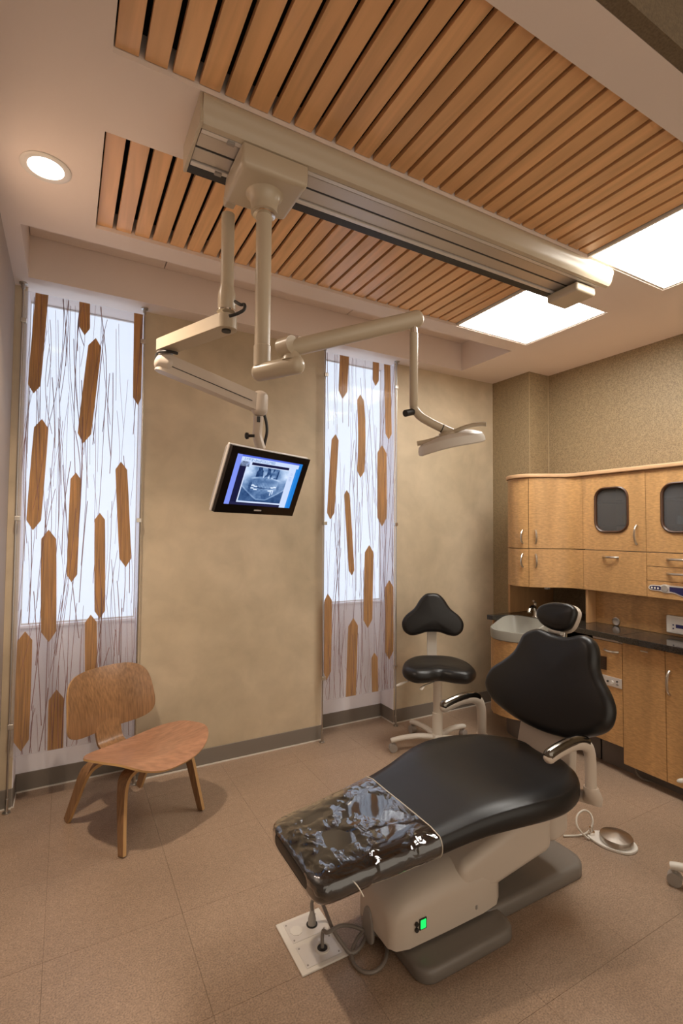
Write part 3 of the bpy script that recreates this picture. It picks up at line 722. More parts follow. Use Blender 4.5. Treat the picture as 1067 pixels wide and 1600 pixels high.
def rr2(cy_, cz, hw, hh, r, n):
    o_ = []
    for (sy, sz, a0) in ((1, 1, 0), (-1, 1, 90), (-1, -1, 180), (1, -1, 270)):
        for k in range(n + 1):
            a = math.radians(a0 + 90 * k / n); o_.append((cy_ + sy * (hw - r) + r * math.cos(a), cz + sz * (hh - r) + r * math.sin(a)))
    return o_
def door_with_hole(y0, y1, z0, z1):
    cy_, cz = (y0 + y1) / 2 + .008, 1.545; n = 8
    inn = rr2(cy_, cz, .108, .141, .066, n); m_ = len(inn)
    out = []
    for (y, z) in inn:     # project on the door border
        dy, dz = y - cy_, z - cz; s = 1e9
        if dy > 1e-9: s = min(s, (y1 - cy_) / dy)
        if dy < -1e-9: s = min(s, (y0 - cy_) / dy)
        if dz > 1e-9: s = min(s, (z1 - cz) / dz)
        if dz < -1e-9: s = min(s, (z0 - cz) / dz)
        out.append([cy_ + dy * s, cz + dz * s])
    for (yy, zz) in ((y0, z0), (y0, z1), (y1, z0), (y1, z1)):
        i = min(range(m_), key=lambda k: (out[k][0] - yy) ** 2 + (out[k][1] - zz) ** 2); out[i] = [yy, zz]
    bm = B(); rings = [[(XU + DT, *p) for p in inn], [(XU, *p) for p in inn], [(XU, *p) for p in out], [(XU + DT, *p) for p in out], [(XU + DT, *p) for p in inn]]
    return loft(bm, rings, cap=False)
def upper_body(t, y0, y1):
    bm = B(); s = .016
    box(bm, XU + DT + .002, XR - .002, y0, y0 + s, ZU0 + .004, ZU1 - .002); box(bm, XU + DT + .002, XR - .002, y1 - s, y1, ZU0 + .004, ZU1 - .002)
    box(bm, XR - .012, XR - .002, y0 + s, y1 - s, ZU0 + .004, ZU1 - .002)
    for z in (ZU0 + .004, ZSP - .008, ZU1 - .018): box(bm, XU + DT + .002, XR - .012, y0 + s, y1 - s, z, z + .016)
    o = obj('carcass', bm, M['carcass'], t, smooth=False)
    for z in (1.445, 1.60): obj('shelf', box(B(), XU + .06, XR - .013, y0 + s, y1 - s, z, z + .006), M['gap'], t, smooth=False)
ua = thing('wall_cabinet', (3.18, (YA + YB) / 2, ZU0), 'wooden wall cabinet with a rounded window and lift-up flap, next to the curved corner cabinet', 'cabinet')
upper_body(ua, YB + .001, YA - .001)
window_door(ua, YB, YA, YB + .055, 0)
fl = obj('flap_door', box(B(), XU, XU + DT, YB + G / 2, YA - G / 2, ZU0, ZSP - G), M['cab'], ua, smooth=False, bevel=.001)
obj('handle', handle_h(B(), (XU, 1.905, 1.247), NX, .10), M['nickel'], fl)
cup = obj('cup', lathe(B(), (3.13, 1.865, 1.4515), (0, 0, 1), [(0, .030), (.05, .036), (.065, .034), (.066, .03), (.01, .027)]), M['cream_obj']); tag(cup, 'small cream cup on a shelf behind the wall cabinet window', 'cup')
ub = thing('wall_cabinet', (3.18, (YB + YE) / 2, ZU0), 'wooden wall cabinet with two drawers and a blue control strip, at the right edge', 'cabinet')
upper_body(ub, YE + .001, YB - .001)
window_door(ub, YE, YB, YE + .055, 1)
for z0, z1 in ((1.204 + G, ZSP - G), (1.122 + G, 1.204)):
    dw = obj('drawer', box(B(), XU, XU + DT, YE + G / 2, YB - G / 2, z0, z1), M['cab'], ub, smooth=False, bevel=.001)
    obj('handle', handle_h(B(), (XU, 1.515, (z0 + z1) / 2 + .006), NX, .11), M['nickel'], dw)
cp = obj('control_front', box(B(), XU, XU + DT, YE + G / 2, YB - G / 2, ZU0, 1.122), M['cab'], ub, smooth=False, bevel=.001)
def yz_plate(bm, out, x0, x1): return loft(bm, [[(x0, y, z) for y, z in out], [(x1, y, z) for y, z in out]])
zc_ = 1.082
obj('control_plate', yz_plate(B(), [(v[0], v[1]) for v in spline([(1.675, zc_), (1.66, zc_ + .016), (1.61, zc_ + .018), (1.585, zc_ + .026), (1.555, zc_ + .022), (1.50, zc_ + .022), (1.40, zc_ + .02), (1.33, zc_), (1.40, zc_ - .03), (1.48, zc_ - .036), (1.54, zc_ - .02), (1.585, zc_ - .024), (1.61, zc_ - .016), (1.66, zc_ - .014)], 4, True)], XU - .003, XU), M['alu2'], cp, smooth=False)
obj('key_field', yz_plate(B(), [(v[0], v[1]) for v in spline([(1.668, zc_ + .001), (1.655, zc_ + .010), (1.61, zc_ + .012), (1.605, zc_), (1.61, zc_ - .009), (1.655, zc_ - .009)], 4, True)], XU - .004, XU - .003), M['navy'], cp, smooth=False)
obj('key_field', yz_plate(B(), [(1.558, zc_ + .014), (1.42, zc_ + .014), (1.38, zc_), (1.42, zc_ - .022), (1.49, zc_ - .030), (1.53, zc_ - .016), (1.558, zc_ - .012)], XU - .004, XU - .003), M['navy'], cp, smooth=False)
for y in (1.654, 1.637, 1.620): obj('key', cyl(B(), (XU - .004, y, zc_), (XU - .006, y, zc_), .0055, n=12), M['whiteplastic'], cp)
obj('dial', cyl(B(), (XU - .003, 1.584, zc_ + .001), (XU - .009, 1.584, zc_ + .001), .019, n=20), M['grey'], cp)
pk = B(); box(pk, XU + .06, XU + .16, 1.40, 1.545, 1.4515, 1.50)
tag(obj('carton', pk, M['blue_obj'], None, smooth=False, bevel=.003), 'small blue carton on the shelf behind the rightmost cabinet window', 'box')
# cornice
cw = thing('cornice', (3.1, 1.9, ZU1), 'pale wooden cornice board running along the top of the wall cabinets', 'cornice')
path = [(x - .018, y) for x, y in UC]; path[0] = (2.862, 2.622); path.append((XU - .018, YE - .004))
ring = path + [(XR - .003, YE - .004), (XR - .003, 2.622)]
obj('cornice_board', prism(B(), ring, ZU1, ZU1 + .026), M['cornice'], cw, bevel=.006, angle=60)
# --- backsplash panels
bs = thing('backsplash', (XBS, 1.68, ZCT), 'wooden backsplash panel with a cubby side, under the wall cabinets', 'backsplash')
obj('panel', box(B(), XBS, XBS + .018, 1.62, 2.075, ZCT + .001, ZU0 + .01), M['cab'], bs, smooth=False)
obj('panel', box(B(), XBS - .006, XBS + .014, YE, 1.619, ZCT + .001, ZU0 + .01), M['cab'], bs, smooth=False)
obj('side_panel', box(B(), XU + .02, XR - .004, 2.076, 2.094, ZCT + .001, ZU0 + .003), M['cabedge'], bs, smooth=False)
pg = at_x(963, 971, XBS)
po = tag(obj('grommet', lathe(B(), (XBS - .0005, pg.y, pg.z), (-1, 0, 0), [(0, .026), (.004, .026), (.006, .022), (.004, .012), (.003, .002)], 24), M['nickel'], bs), 'round metal grommet')
tm0 = at_x(1044, 960, XBS - .006); tm1 = at_x(1060, 990, XBS - .006)
tmr = thing('timer_unit', (XBS - .006, 1.53, .87), 'white control box with a blue display on the backsplash at the right edge', 'control unit')
ty1, tz1, tz0 = tm0.y, tm0.z, tm1.z; ty0 = ty1 - .15
obj('casing', box(B(), XBS - .034, XBS - .0065, ty0, ty1, tz0, tz1), M['whiteplastic'], tmr, bevel=.008, seg=3)
obj('inset', box(B(), XBS - .0355, XBS - .034, ty0 + .012, ty1 - .030, tz0 + .012, tz1 - .010), M['alu2'], tmr, smooth=False)
obj('display', box(B(), XBS - .0365, XBS - .0355, ty1 - .10, ty1 - .055, tz0 + .035, tz0 + .055), M['navy'], tmr, smooth=False)
for z in (.03, .05): obj('button', cyl(B(), (XBS - .0355, ty1 - .042, tz0 + z), (XBS - .038, ty1 - .042, tz0 + z), .004, n=10), M['navy'], tmr)
# --- counter
lc = spline([(2.72, 2.60), (2.62, 2.545), (2.575, 2.45), (2.60, 2.33), (2.69, 2.22), (2.78, 2.12), (2.83, 2.02), (2.838, 1.93)], 6)
LC = [(v[0], v[1]) for v in lc]
ct = thing('counter', (3.0, 1.9, ZCT), 'polished black granite counter along the base cabinets', 'countertop')
path = [(2.70, 2.622), (2.72, 2.585), (2.80, 2.56), (2.83, 2.50), (2.83, 2.30), (2.80, 2.17)]
left = [(2.66, 2.622), (2.668, 2.575), (2.80, 2.555), (2.86, 2.50), (2.87, 2.36), (2.83, 2.22), (2.815, 2.10), (2.815, 1.745)]
obj('slab', prism(B(), left + [(XR - .003, 1.745), (XR - .003, 2.622)], ZCT - .033, ZCT), M['granite'], ct, smooth=False, bevel=.003)
obj('slab', prism(B(), [(2.805, 1.743), (2.805, YE), (XR - .003, YE), (XR - .003, 1.743)], ZCT - .036, ZCT), M['granite'], ct, smooth=False, bevel=.003)
# --- sink
sk = thing('sink', (2.70, 2.40, .70), 'grey moulded basin set in the curved corner counter', 'sink')
so = [(v[0], v[1]) for v in spline([(2.665, 2.572), (2.60, 2.53), (2.562, 2.45), (2.585, 2.34), (2.66, 2.25), (2.76, 2.20), (2.828, 2.22), (2.866, 2.36), (2.857, 2.50), (2.80, 2.552)], 5, True)]
cen = (2.74, 2.40)
def sring(s, z, dx=0): return [(cen[0] + dx + (x - cen[0]) * s, cen[1] + (y - cen[1]) * s, z) for x, y in so]
def sring2(s, zf):  # the rim climbs towards the wall
    o_ = []
    for x, y in so:
        o_.append((cen[0] + (x - cen[0]) * s, cen[1] + (y - cen[1]) * s, zf))
    return o_
def rimz(x): return .735 + (.80 - .735) * smooth(2.62, 2.80, x)
rings = [sring(.9, .665), sring(.98, .675)]
for s, dz in ((1.0, -.012), (.99, 0.0), (.955, .002), (.92, -.008), (.80, -.05)):
    rings.append([(cen[0] + (x - cen[0]) * s, cen[1] + (y - cen[1]) * s, rimz(x) + dz) for x, y in so])
rings += [sring(.6, .685), sring(.2, .678), sring(.03, .677)]
obj('basin', loft(B(), rings), M['sink'], sk)
fa = thing('faucet', (2.895, 2.40, ZCT), 'small chrome faucet standing behind the basin', 'faucet')
fp = Vector((2.895, 2.395, ZCT))
obj('spout', tube(B(), spline([fp, fp + Vector((0, 0, .05)), fp + Vector((-.02, -.005, .075)), fp + Vector((-.07, -.02, .07)), fp + Vector((-.095, -.027, .045))], 5), .013, 12), M['chrome'], fa)
obj('lever', tube(B(), [fp + Vector((0, 0, .07)), fp + Vector((.0, .0, .10)), fp + Vector((-.03, -.01, .115))], .008, 10), M['chrome'], fa)
obj('base_ring', lathe(B(), fp, (0, 0, 1), [(0, .024), (.006, .024), (.010, .016)]), M['chrome'], fa)
# --- sink base cabinet
sb = thing('sink_cabinet', (2.75, 2.35, 0), 'curved wooden base cabinet under the basin, behind the dental chair', 'cabinet')
obj('curved_front', curved_slab(B(), LC, DT, .17, .668), M['cab'], sb, angle=40)
obj('body', prism(B(), [(x + .024, y) for x, y in LC[3:]] + [(XR - .005, 1.935), (XR - .005, 2.575), (2.74, 2.575)], .175, .655), M['gap'], sb, smooth=False)
obj('side_panel', box(B(), 2.715, XC - .004, 2.603, 2.620, .10, ZCT - .034), M['cabedge'], sb, smooth=False)
obj('plinth', prism(B(), [(x + .14 if x + .14 < 2.93 else 2.93, y - .01) for x, y in LC[4:]] + [(2.93, 1.94), (XR - .01, 1.94), (XR - .01, 2.57), (2.85, 2.57)], 0, .174), M['kick'], sb)
# --- treatment unit and tall doors
tu = thing('equipment_cabinet', (3.05, 1.83, 0), 'wooden base cabinet with a drawer, vent grille and outlet plate, behind the backrest', 'cabinet')
y0, y1 = 1.7425, 1.9275
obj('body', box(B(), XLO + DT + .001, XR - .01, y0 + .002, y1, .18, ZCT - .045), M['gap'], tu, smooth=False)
obj('front', box(B(), XLO, XLO + DT, y0, y1, .163, ZCT - .052), M['cab'], tu, smooth=False, bevel=.001)
obj('handle', handle_h(B(), at_x(955, 1017, XLO), NX, .085), M['nickel'], tu)
obj('top_rail', box(B(), XLO + .004, XLO + .02, y0, y1, ZCT - .050, ZCT - .040), M['alu'], tu, smooth=False)
lt = at_x(958, 998, XLO)
obj('latch', box(B(), XLO - .008, XLO + .003, lt.y - .014, lt.y + .014, lt.z - .008, lt.z + .012), M['whiteplastic'], tu, bevel=.003)
g0, g1 = at_x(929, 1023, XLO), at_x(948, 1047, XLO)
gr = obj('grille', box(B(), XLO - .003, XLO - .0002, g1.y, g0.y, g1.z, g0.z + .004), M['windowring'], tu, smooth=False)
for k in range(7):
    z = g1.z + (g0.z - g1.z) * (k + .5) / 7
    obj('grille_slat', box(B(), XLO - .006, XLO - .003, g1.y + .004, g0.y - .004, z - .003, z + .002), M['gap'], gr, smooth=False)
q0, q1 = at_x(935.5, 1051, XLO), at_x(972, 1077, XLO)
op = obj('outlet_plate', box(B(), XLO - .004, XLO - .0002, q1.y, q0.y, q1.z, q0.z - .003), M['alu2'], tu, smooth=False, bevel=.0015)
for k, (s, h, r, m_) in enumerate(((.2, .5, .006, 'dark'), (.42, .45, .005, 'dark'), (.6, .42, .010, 'whiteplastic'), (.82, .62, .004, 'dark'), (.84, .35, .006, 'grey'))):
    y_ = q0.y + (q1.y - q0.y) * s; z_ = q1.z + (q0.z - q1.z) * h
    obj('knob', cyl(B(), (XLO - .004, y_, z_), (XLO - .012, y_, z_), r, n=14), M[m_], op)
obj('plinth', box(B(), 2.92, XR - .01, YE + .01, 1.925, 0, .16), M['kick'], tu, smooth=False)
bc = thing('base_cabinet', (3.05, 1.5, 0), 'wooden two-door base cabinet at the right edge, with bar handles', 'cabinet')
obj('body', box(B(), XLO + DT + .001, XR - .01, YE + .004, 1.738, .165, ZCT - .04), M['gap'], bc, smooth=False)
obj('underside', box(B(), XLO + DT + .001, 2.919, YE + .004, 1.735, .075, .164), M['gap'], bc, smooth=False)
for a, b, hy in ((1.507, 1.7395, None), (YE + .002, 1.504, 1.485)):
    dr = obj('door', box(B(), XLO, XLO + DT, a, b, .072, ZCT - .040), M['cab'], bc, smooth=False, bevel=.001)
    if hy: obj('handle', handle_v(B(), (XLO, hy, .60), NX, .125), M['nickel'], dr)
pl = at_x(1047, 908 + 112, XLO)
obj('drawer_pull', box(B(), XLO - .006, XLO - .0002, 1.595, 1.635, .735, .742), M['nickel'], bc, bevel=.001)
bm = tube(B(), spline([(2.88, 1.70, .07), (2.875, 1.685, .03), (2.88, 1.66, .012), (2.90, 1.63, .006)], 6), .004, 8)
tag(obj('hose', bm, M['cord']), 'thin grey hose hanging under the base cabinet edge beside the plinth', 'hose')

# ------------------------------------------------------------------ moulded plywood lounge chair
FV = Vector((.49, -.87, 0)).normalized(); VV = Vector((.87, .49, 0)).normalized()
CP = Vector((.223, 2.82, 0))
def CL(u, v, z): return CP + FV * u + VV * v + Vector((0, 0, z))
ch = thing('lounge_chair', CL(.2, 0, 0), 'low moulded plywood lounge chair standing in front of the left window screen', 'chair')
def shell(fn, nu, nv, t):   # fn(a,b) -> point, normal offset given by finite difference
    bm = B(); G_ = [[None] * (nv + 1) for _ in range(nu + 1)]; H_ = [[None] * (nv + 1) for _ in range(nu + 1)]
    for i in range(nu + 1):
        for j in range(nv + 1):
            a, b = -1 + 2 * i / nu, -1 + 2 * j / nv; p = fn(a, b); e = .01
            n = (fn(a + e, b) - fn(a - e, b)).cross(fn(a, b + e) - fn(a, b - e)).normalized()
            G_[i][j] = bm.verts.new(p + n * t / 2); H_[i][j] = bm.verts.new(p - n * t / 2)
    for i in range(nu):
        for j in range(nv):
            bm.faces.new((G_[i][j], G_[i + 1][j], G_[i + 1][j + 1], G_[i][j + 1])); bm.faces.new((H_[i][j], H_[i][j + 1], H_[i + 1][j + 1], H_[i + 1][j]))
    bd = [(i, 0) for i in range(nu)] + [(nu, j) for j in range(nv)] + [(i, nv) for i in range(nu, 0, -1)] + [(0, j) for j in range(nv, 0, -1)]
    fs = []
    for (a, b) in zip(bd, bd[1:] + bd[:1]): fs.append(bm.faces.new((G_[a[0]][a[1]], H_[a[0]][a[1]], H_[b[0]][b[1]], G_[b[0]][b[1]])))
    for f in fs: f.material_index = 1
    return bm
def sq(a, b, p):  # square -> rounded square (superellipse)
    m_ = max(abs(a), abs(b))
    if m_ < 1e-6: return 0, 0
    k = (abs(a / m_) ** p + abs(b / m_) ** p) ** (1 / p)
    return a / k, b / k
def seat_fn(a, b):
    a, b = sq(a, b, 3.0)
    u = .318 + .215 * b; v = .268 * a * (1 - .05 * b)
    z = .345 + .026 * b + .046 * abs(a) ** 2.2
    if b > .45: z -= .040 * ((b - .45) / .55) ** 2
    if b < -.5: z += .018 * ((-b - .5) / .5) ** 2
    return CL(u, v, z)
def back_fn(a, b):
    a, b = sq(a, b, 4.2)
    w_ = .236 * (1 - .07 * b)
    z = .537 + .148 * b; u = -.012 - .25 * (z - .53) + .055 * a * a - .018 * b * b
    return CL(u, w_ * a - .012, z)
def two(name, bm, m1):
    o = obj(name, bm, m1, ch, angle=50); o.data.materials.append(M['plyedge']); return o
two('seat', shell(seat_fn, 28, 22, .009), M['walnutseat_sheen'])
two('backrest', shell(back_fn, 28, 20, .009), M['walnut'])
def strip_bent(pts, widths, t, side):
    """bent plywood strip: pts along, side vector"""
    bm = B(); P_ = [Vector(p) for p in pts]; rings = []
    for i, p in enumerate(P_):
        d = (P_[min(i + 1, len(P_) - 1)] - P_[max(i - 1, 0)]).normalized(); s = side - d * side.dot(d); s.normalize(); n = d.cross(s)
        w_ = widths[i] / 2; rings.append([p + s * w_ + n * t / 2, p - s * w_ + n * t / 2, p - s * w_ - n * t / 2, p + s * w_ - n * t / 2])
    loft(bm, rings)
    for f in bm.faces:
        pass
    return bm
sp = spline([CL(.34, -.02, .325), CL(.18, -.02, .312), CL(.09, -.02, .312), CL(.035, -.02, .335), CL(.010, -.02, .40), CL(-.012, -.02, .50), CL(-.032, -.02, .58)], 5)
o = obj('spine', strip_bent(sp, [.135] * len(sp), .013, VV), M['walnut'], ch, angle=50)
# four legs: each bends from under the seat down to the floor
for (sv, uf, uh, lab) in ((-1, .425, .40, 0), (1, .44, .40, 0), (-1, -.03, .10, 1), (1, -.02, .10, 1)):
    vfoot = .215 if lab == 0 else .195
    hz = .318 if lab == 0 else .292
    hu = .36 if lab == 0 else .11
    P_ = [CL(hu, .01 * sv, hz), CL(hu, sv * .08, hz), CL(hu + (.0), sv * .125, hz - .003), CL(hu + (uf - hu) * .10, sv * .165, hz - .02), CL(hu + (uf - hu) * .25, sv * .185, hz - .065), CL(hu + (uf - hu) * .6, sv * (.185 + (vfoot - .185) * .55), hz * .4), CL(uf, sv * vfoot, .0)]
    P_ = spline(P_, 5); n = len(P_); W_ = [.062 if i < n * .55 else .062 - .028 * (i - n * .55) / (n * .45) for i in range(n)]
    P_[-1].z = .003
    bm = strip_bent(P_, W_, .017, FV)
    o = obj('leg', bm, M['walnut'], ch, angle=50, bevel=.002)
    o.data.materials.append(M['plyedge'])
    for p in o.data.polygons:
        if abs(p.normal.dot(FV)) > .75: p.material_index = 1
obj('shock_mount', cyl(B(), CL(.28, -.02, .324), CL(.28, -.02, .338), .03), M['blackrub'], ch)

# ------------------------------------------------------------------ dental chair
YC = 1.44
dc = thing('dental_chair', (1.35, YC, 0), 'black upholstered reclining dental chair on a grey floor base', 'dental chair')
# x, half width, centre offset, top z, thickness
ST = [(.628, .120, .402, .034), (.634, .156, .409, .054), (.647, .178, .414, .066), (.67, .187, .418, .072), (.72, .194, .423, .072), (.80, .198, .430, .072), (.92, .211, .442, .072), (1.04, .224, .456, .073),
      (1.14, .238, .472, .075), (1.22, .256, .487, .078), (1.30, .276, .498, .082), (1.38, .290, .502, .085), (1.46, .296, .500, .086), (1.54, .292, .495, .086), (1.62, .274, .492, .085), (1.68, .245, .491, .082), (1.73, .200, .490, .076), (1.765, .14, .486, .064), (1.785, .07, .478, .04)]
def seat_ring(x, hw, zt, tk, grow=0, n=44, amp=0):
    out = []; zm = zt - tk / 2
    for i in range(n):
        a = 2 * math.pi * i / n; c, s = math.cos(a), math.sin(a)
        e = 5.0
        k = (abs(c) ** e + abs(s) ** e) ** (-1 / e)
        # rounded box in absolute radius
        y = c * k; z = s * k
        r = min(.034, hw * .5, tk * .49)
        yy = max(-hw + r, min(hw - r, y * hw * 1.2)); zz = max(-tk / 2 + r, min(tk / 2 - r, z * tk * .62))
        d = Vector((c * .9 if abs(yy) >= hw - r - 1e-6 else 0, s * .9 if True else 0))
        if abs(yy) < hw - r - 1e-6: d = Vector((0, 1 if s > 0 else -1))
        elif abs(zz) < tk / 2 - r - 1e-6: d = Vector((1 if c > 0 else -1, 0))
        else: d = Vector((abs(c) * (1 if c > 0 else -1), abs(s) * (1 if s > 0 else -1) * hw / tk * .35))
        d.normalize()
        yy += d.x * (r + grow); zz += d.y * (r + grow)
        dish = -.012 * max(0, 1 - (yy / (hw * .75)) ** 2) * (1 if s > 0 else 0) * smooth(1.2, 1.45, x)
        out.append(Vector((x, YC + yy, zm + zz + dish)))
    return out
def dense(ST, n=5):
    out = []
    P_ = [Vector((a[0], a[1], a[2])) for a in ST]; Q_ = [Vector((a[0], a[3], 0)) for a in ST]
    for p, q_ in zip(spline(P_, n), spline(Q_, n)): out.append((p.x, p.y, p.z, q_.y))
    return out
DS = dense(ST, 3)
obj('seat_cushion', loft(B(), [seat_ring(*s) for s in DS]), M['leather'], dc, angle=80)
# clear vinyl toe cover
cov = [s for s in DS if s[0] <= 1.045]
random.seed(2)
rings = []
for s in cov:
    r_ = seat_ring(s[0], s[1], s[2], s[3], .0035)
    for i, p in enumerate(r_):
        if p.z > s[2] - .02:
            p.z += .0012 * (vn(p.x * 22 + 3, p.y * 60) + vn(p.x * 50, p.y * 34 + 9) - .8)
    rings.append(r_)
cv = obj('toe_cover', loft(B(), rings, cap=False), M['shrink'], dc, angle=80); cv['label'] = 'wrinkled clear vinyl toe cover'
hem = rings[-1]
obj('cover_hem', tube(B(), hem + hem[:1], .0018, 6), M['cordw'], cv)
hp = [at_z(497, 1392, .372), at_z(505, 1373, .397), at_z(523, 1366, .408), at_z(545, 1372, .406), at_z(559, 1385, .393), at_z(568, 1401, .372)]
obj('cover_hem', tube(B(), spline(hp, 6), .002, 6), M['cordw'], cv)
# seat pan
def pan(xs_):
    R_ = []
    for x, hw, z0, z1 in xs_: R_.append([(x, YC - hw, z1), (x, YC + hw, z1), (x, YC + hw * .8, z0), (x, YC - hw * .8, z0)])
    return R_
obj('seat_pan', loft(B(), pan([(1.30, .17, .395, .412), (1.42, .235, .372, .418), (1.56, .25, .36, .415), (1.68, .21, .365, .415), (1.745, .13, .385, .42)])), M['cream2'], dc, bevel=.012, seg=3)
# lift arm
def ybox(bm, x0, x1, za0, za1, zb0, zb1, hw): return hexa(bm, [(x0, YC - hw, za0), (x1, YC - hw, zb0), (x1, YC + hw, zb0), (x0, YC + hw, za0), (x0, YC - hw, za1), (x1, YC - hw, zb1), (x1, YC + hw, zb1), (x0, YC + hw, za1)])
obj('lift_arm', ybox(B(), 1.22, 1.70, .09, .235, .155, .36, .115), M['cream2'], dc, bevel=.035, seg=4)
obj('lift_end_cover', ybox(B(), 1.68, 1.80, .17, .355, .19, .375, .12), M['cream2'], dc, bevel=.04, seg=4)
# motor box
bm = B()
def mring(x, z0, z1, hw, r=.05):
    ys, o_ = [], []
    o_.append((x, YC - hw, z0)); o_.append((x, YC + hw, z0))
    for k in range(7): a = math.pi / 2 * k / 6; o_.append((x, YC + hw - r * 1.3 + r * 1.3 * math.cos(a), z1 - r + r * math.sin(a)))
    for k in range(7): a = math.pi / 2 * k / 6; o_.append((x, YC - hw + r * 1.3 - r * 1.3 * math.sin(a), z1 - r + r * math.cos(a)))
    return o_
loft(bm, [mring(.935, .062, .165, .085), mring(.955, .058, .185, .105), mring(1.0, .056, .21, .115, .06), mring(1.15, .056, .235, .118, .07), mring(1.32, .056, .23, .118, .07), mring(1.39, .058, .21, .112, .06), mring(1.418, .064, .17, .095, .05)])
mb = obj('motor_housing', bm, M['cream2'], dc, angle=60)
sw = at_y(661, 1443, YC - .119)
obj('power_switch', box(B(), sw.x - .011, sw.x + .011, YC - .1225, YC - .116, sw.z - .014, sw.z + .014), M['green'], mb, bevel=.002)['label'] = 'lit green rocker switch'
obj('switch_bezel', box(B(), sw.x - .014, sw.x + .014, YC - .1205, YC - .117, sw.z - .017, sw.z + .017), M['dark'], mb, smooth=False)
for dz in (-.011, .007): obj('fuse_cap', cyl(B(), (sw.x - .026, YC - .117, sw.z + dz), (sw.x - .026, YC - .123, sw.z + dz), .007, n=12), M['dark'], mb)
lk = at_y(744, 1417, YC - .117)
obj('lock_button', box(B(), lk.x - .004, lk.x + .004, YC - .1215, YC - .116, lk.z - .006, lk.z + .006), M['grey'], mb, bevel=.001)
# floor base plate
bm = B()
def rr_plan(xa, xb, hw, r): return [(p[0], p[1]) for p in rrect(xa, xb, YC - hw, YC + hw, 0, r, 7)]
for (xa, xb, hw, r, h) in ((.985, 1.40, .203, .055, .044), (1.30, 1.915, .118, .075, .052)):
    loft(bm, [[(*p, z) for p in rr_plan(xa + k, xb - k, hw - k, r - k * .8)] for k, z in ((.003, 0.0), (0, .004), (0, h - .014), (.004, h - .005), (.010, h), (.022, h + .002))])
obj('base_plate', bm, M['basegrey'], dc, angle=60)
# backrest
th_r = math.radians(17)
BO = Vector((1.735, 0, .60)); BUv = Vector((math.sin(th_r), 0, math.cos(th_r))); BN = Vector((-math.cos(th_r), 0, math.sin(th_r)))
def on_back(x, y, off=0):
    d = ray(x, y); P0 = BO + BN * off; t_ = (P0 - CAM).dot(BN) / d.dot(BN); q_ = CAM + d * t_ - P0
    return (q_.y, q_.dot(BUv))
zz5 = lambda a, b: (740 + a / 4.64, 920 + b / 4.64)
bo_px = [(560, 325), (500, 300), (430, 278), (345, 312), (305, 380), (270, 440), (200, 500), (112, 560), (68, 640), (66, 712), (112, 800), (205, 882), (305, 950), (450, 1022), (590, 1066), (700, 1084), (850, 1058), (940, 1010), (975, 930), (978, 845), (945, 745), (898, 655), (866, 560), (866, 470), (848, 385), (800, 335), (740, 325), (650, 340)]
raw = [on_back(*zz5(*p)) for p in bo_px]
outl = [(v[0], v[1]) for v in spline([(a, b, 0) for a, b in raw], 4, True)]
obj('backrest', cushion(B(), outl, BO, (0, 1, 0), BUv, BN, .075, .034, crown=.010), M['leather'], dc, angle=80)
obj('back_shell', cushion(B(), [((a - YC - .02) * .80 + YC + .02, b * .82 + .03) for a, b in outl], BO - BN * .077, (0, 1, 0), BUv, BN, .02, .009), M['cream2'], dc, angle=80)
# support under the backrest
def xhex(bm, zs):
    return loft(bm, [[(x - t_, YC - w_, z), (x - t_, YC + w_, z), (x + t_, YC + w_, z), (x + t_, YC - w_, z)] for z, x, t_, w_ in zs])
obj('back_support', xhex(B(), [(.36, 1.79, .022, .13), (.46, 1.795, .022, .135), (.55, 1.81, .02, .13), (.66, 1.845, .012, .12), (.76, 1.875, .01, .11)]), M['cream2'], dc, bevel=.012, seg=3)
# headrest
HO = Vector((1.885, 0, .965)); th_h = math.radians(14); HU = Vector((math.sin(th_h), 0, math.cos(th_h))); HN = Vector((-math.cos(th_h), 0, math.sin(th_h)))
def on_head(x, y):
    d = ray(x, y); t_ = (HO - CAM).dot(HN) / d.dot(HN); q_ = CAM + d * t_ - HO; return (q_.y, q_.dot(HU))
hp = [on_head(*zz5(*p)) for p in ((441, 175), (465, 122), (540, 94), (640, 98), (700, 118), (724, 165), (705, 235), (675, 285), (628, 306), (560, 296), (495, 265), (455, 225))]
ho = [(v[0], v[1]) for v in spline([(a, b, 0) for a, b in hp], 4, True)]
obj('headrest', cushion(B(), ho, HO, (0, 1, 0), HU, HN, .045, .02, crown=.008), M['leather'], dc, angle=80)
hcx = sum(a for a, b in ho) / len(ho); hcz = sum(b for a, b in ho) / len(ho)
obj('headrest_shell', cushion(B(), [((a - hcx) * 1.01 + hcx, (b - hcz) * 1.01 + hcz - .002) for a, b in ho], HO - HN * .034, (0, 1, 0), HU, HN, .03, .012), M['cream2'], dc, angle=80)
hr0 = HO + Vector((0, hcx, 0)) + HU * (hcz - .05) - HN * .05
obj('headrest_bar', box(B(), -.012, .012, -.035, .035, -.14, .03), M['chrome'], dc, bevel=.004).matrix_local = dc.matrix_basis.inverted() @ (Matrix.Translation(hr0) @ Matrix.Rotation(th_h, 4, 'Y'))
obj('headrest_knob', cyl(B(), hr0 + HU * -.012 + HN * .022 + Vector((0, -.03, 0)), hr0 + HU * -.012 + HN * .022 + Vector((0, .03, 0)), .014), M['whiteplastic'], dc)
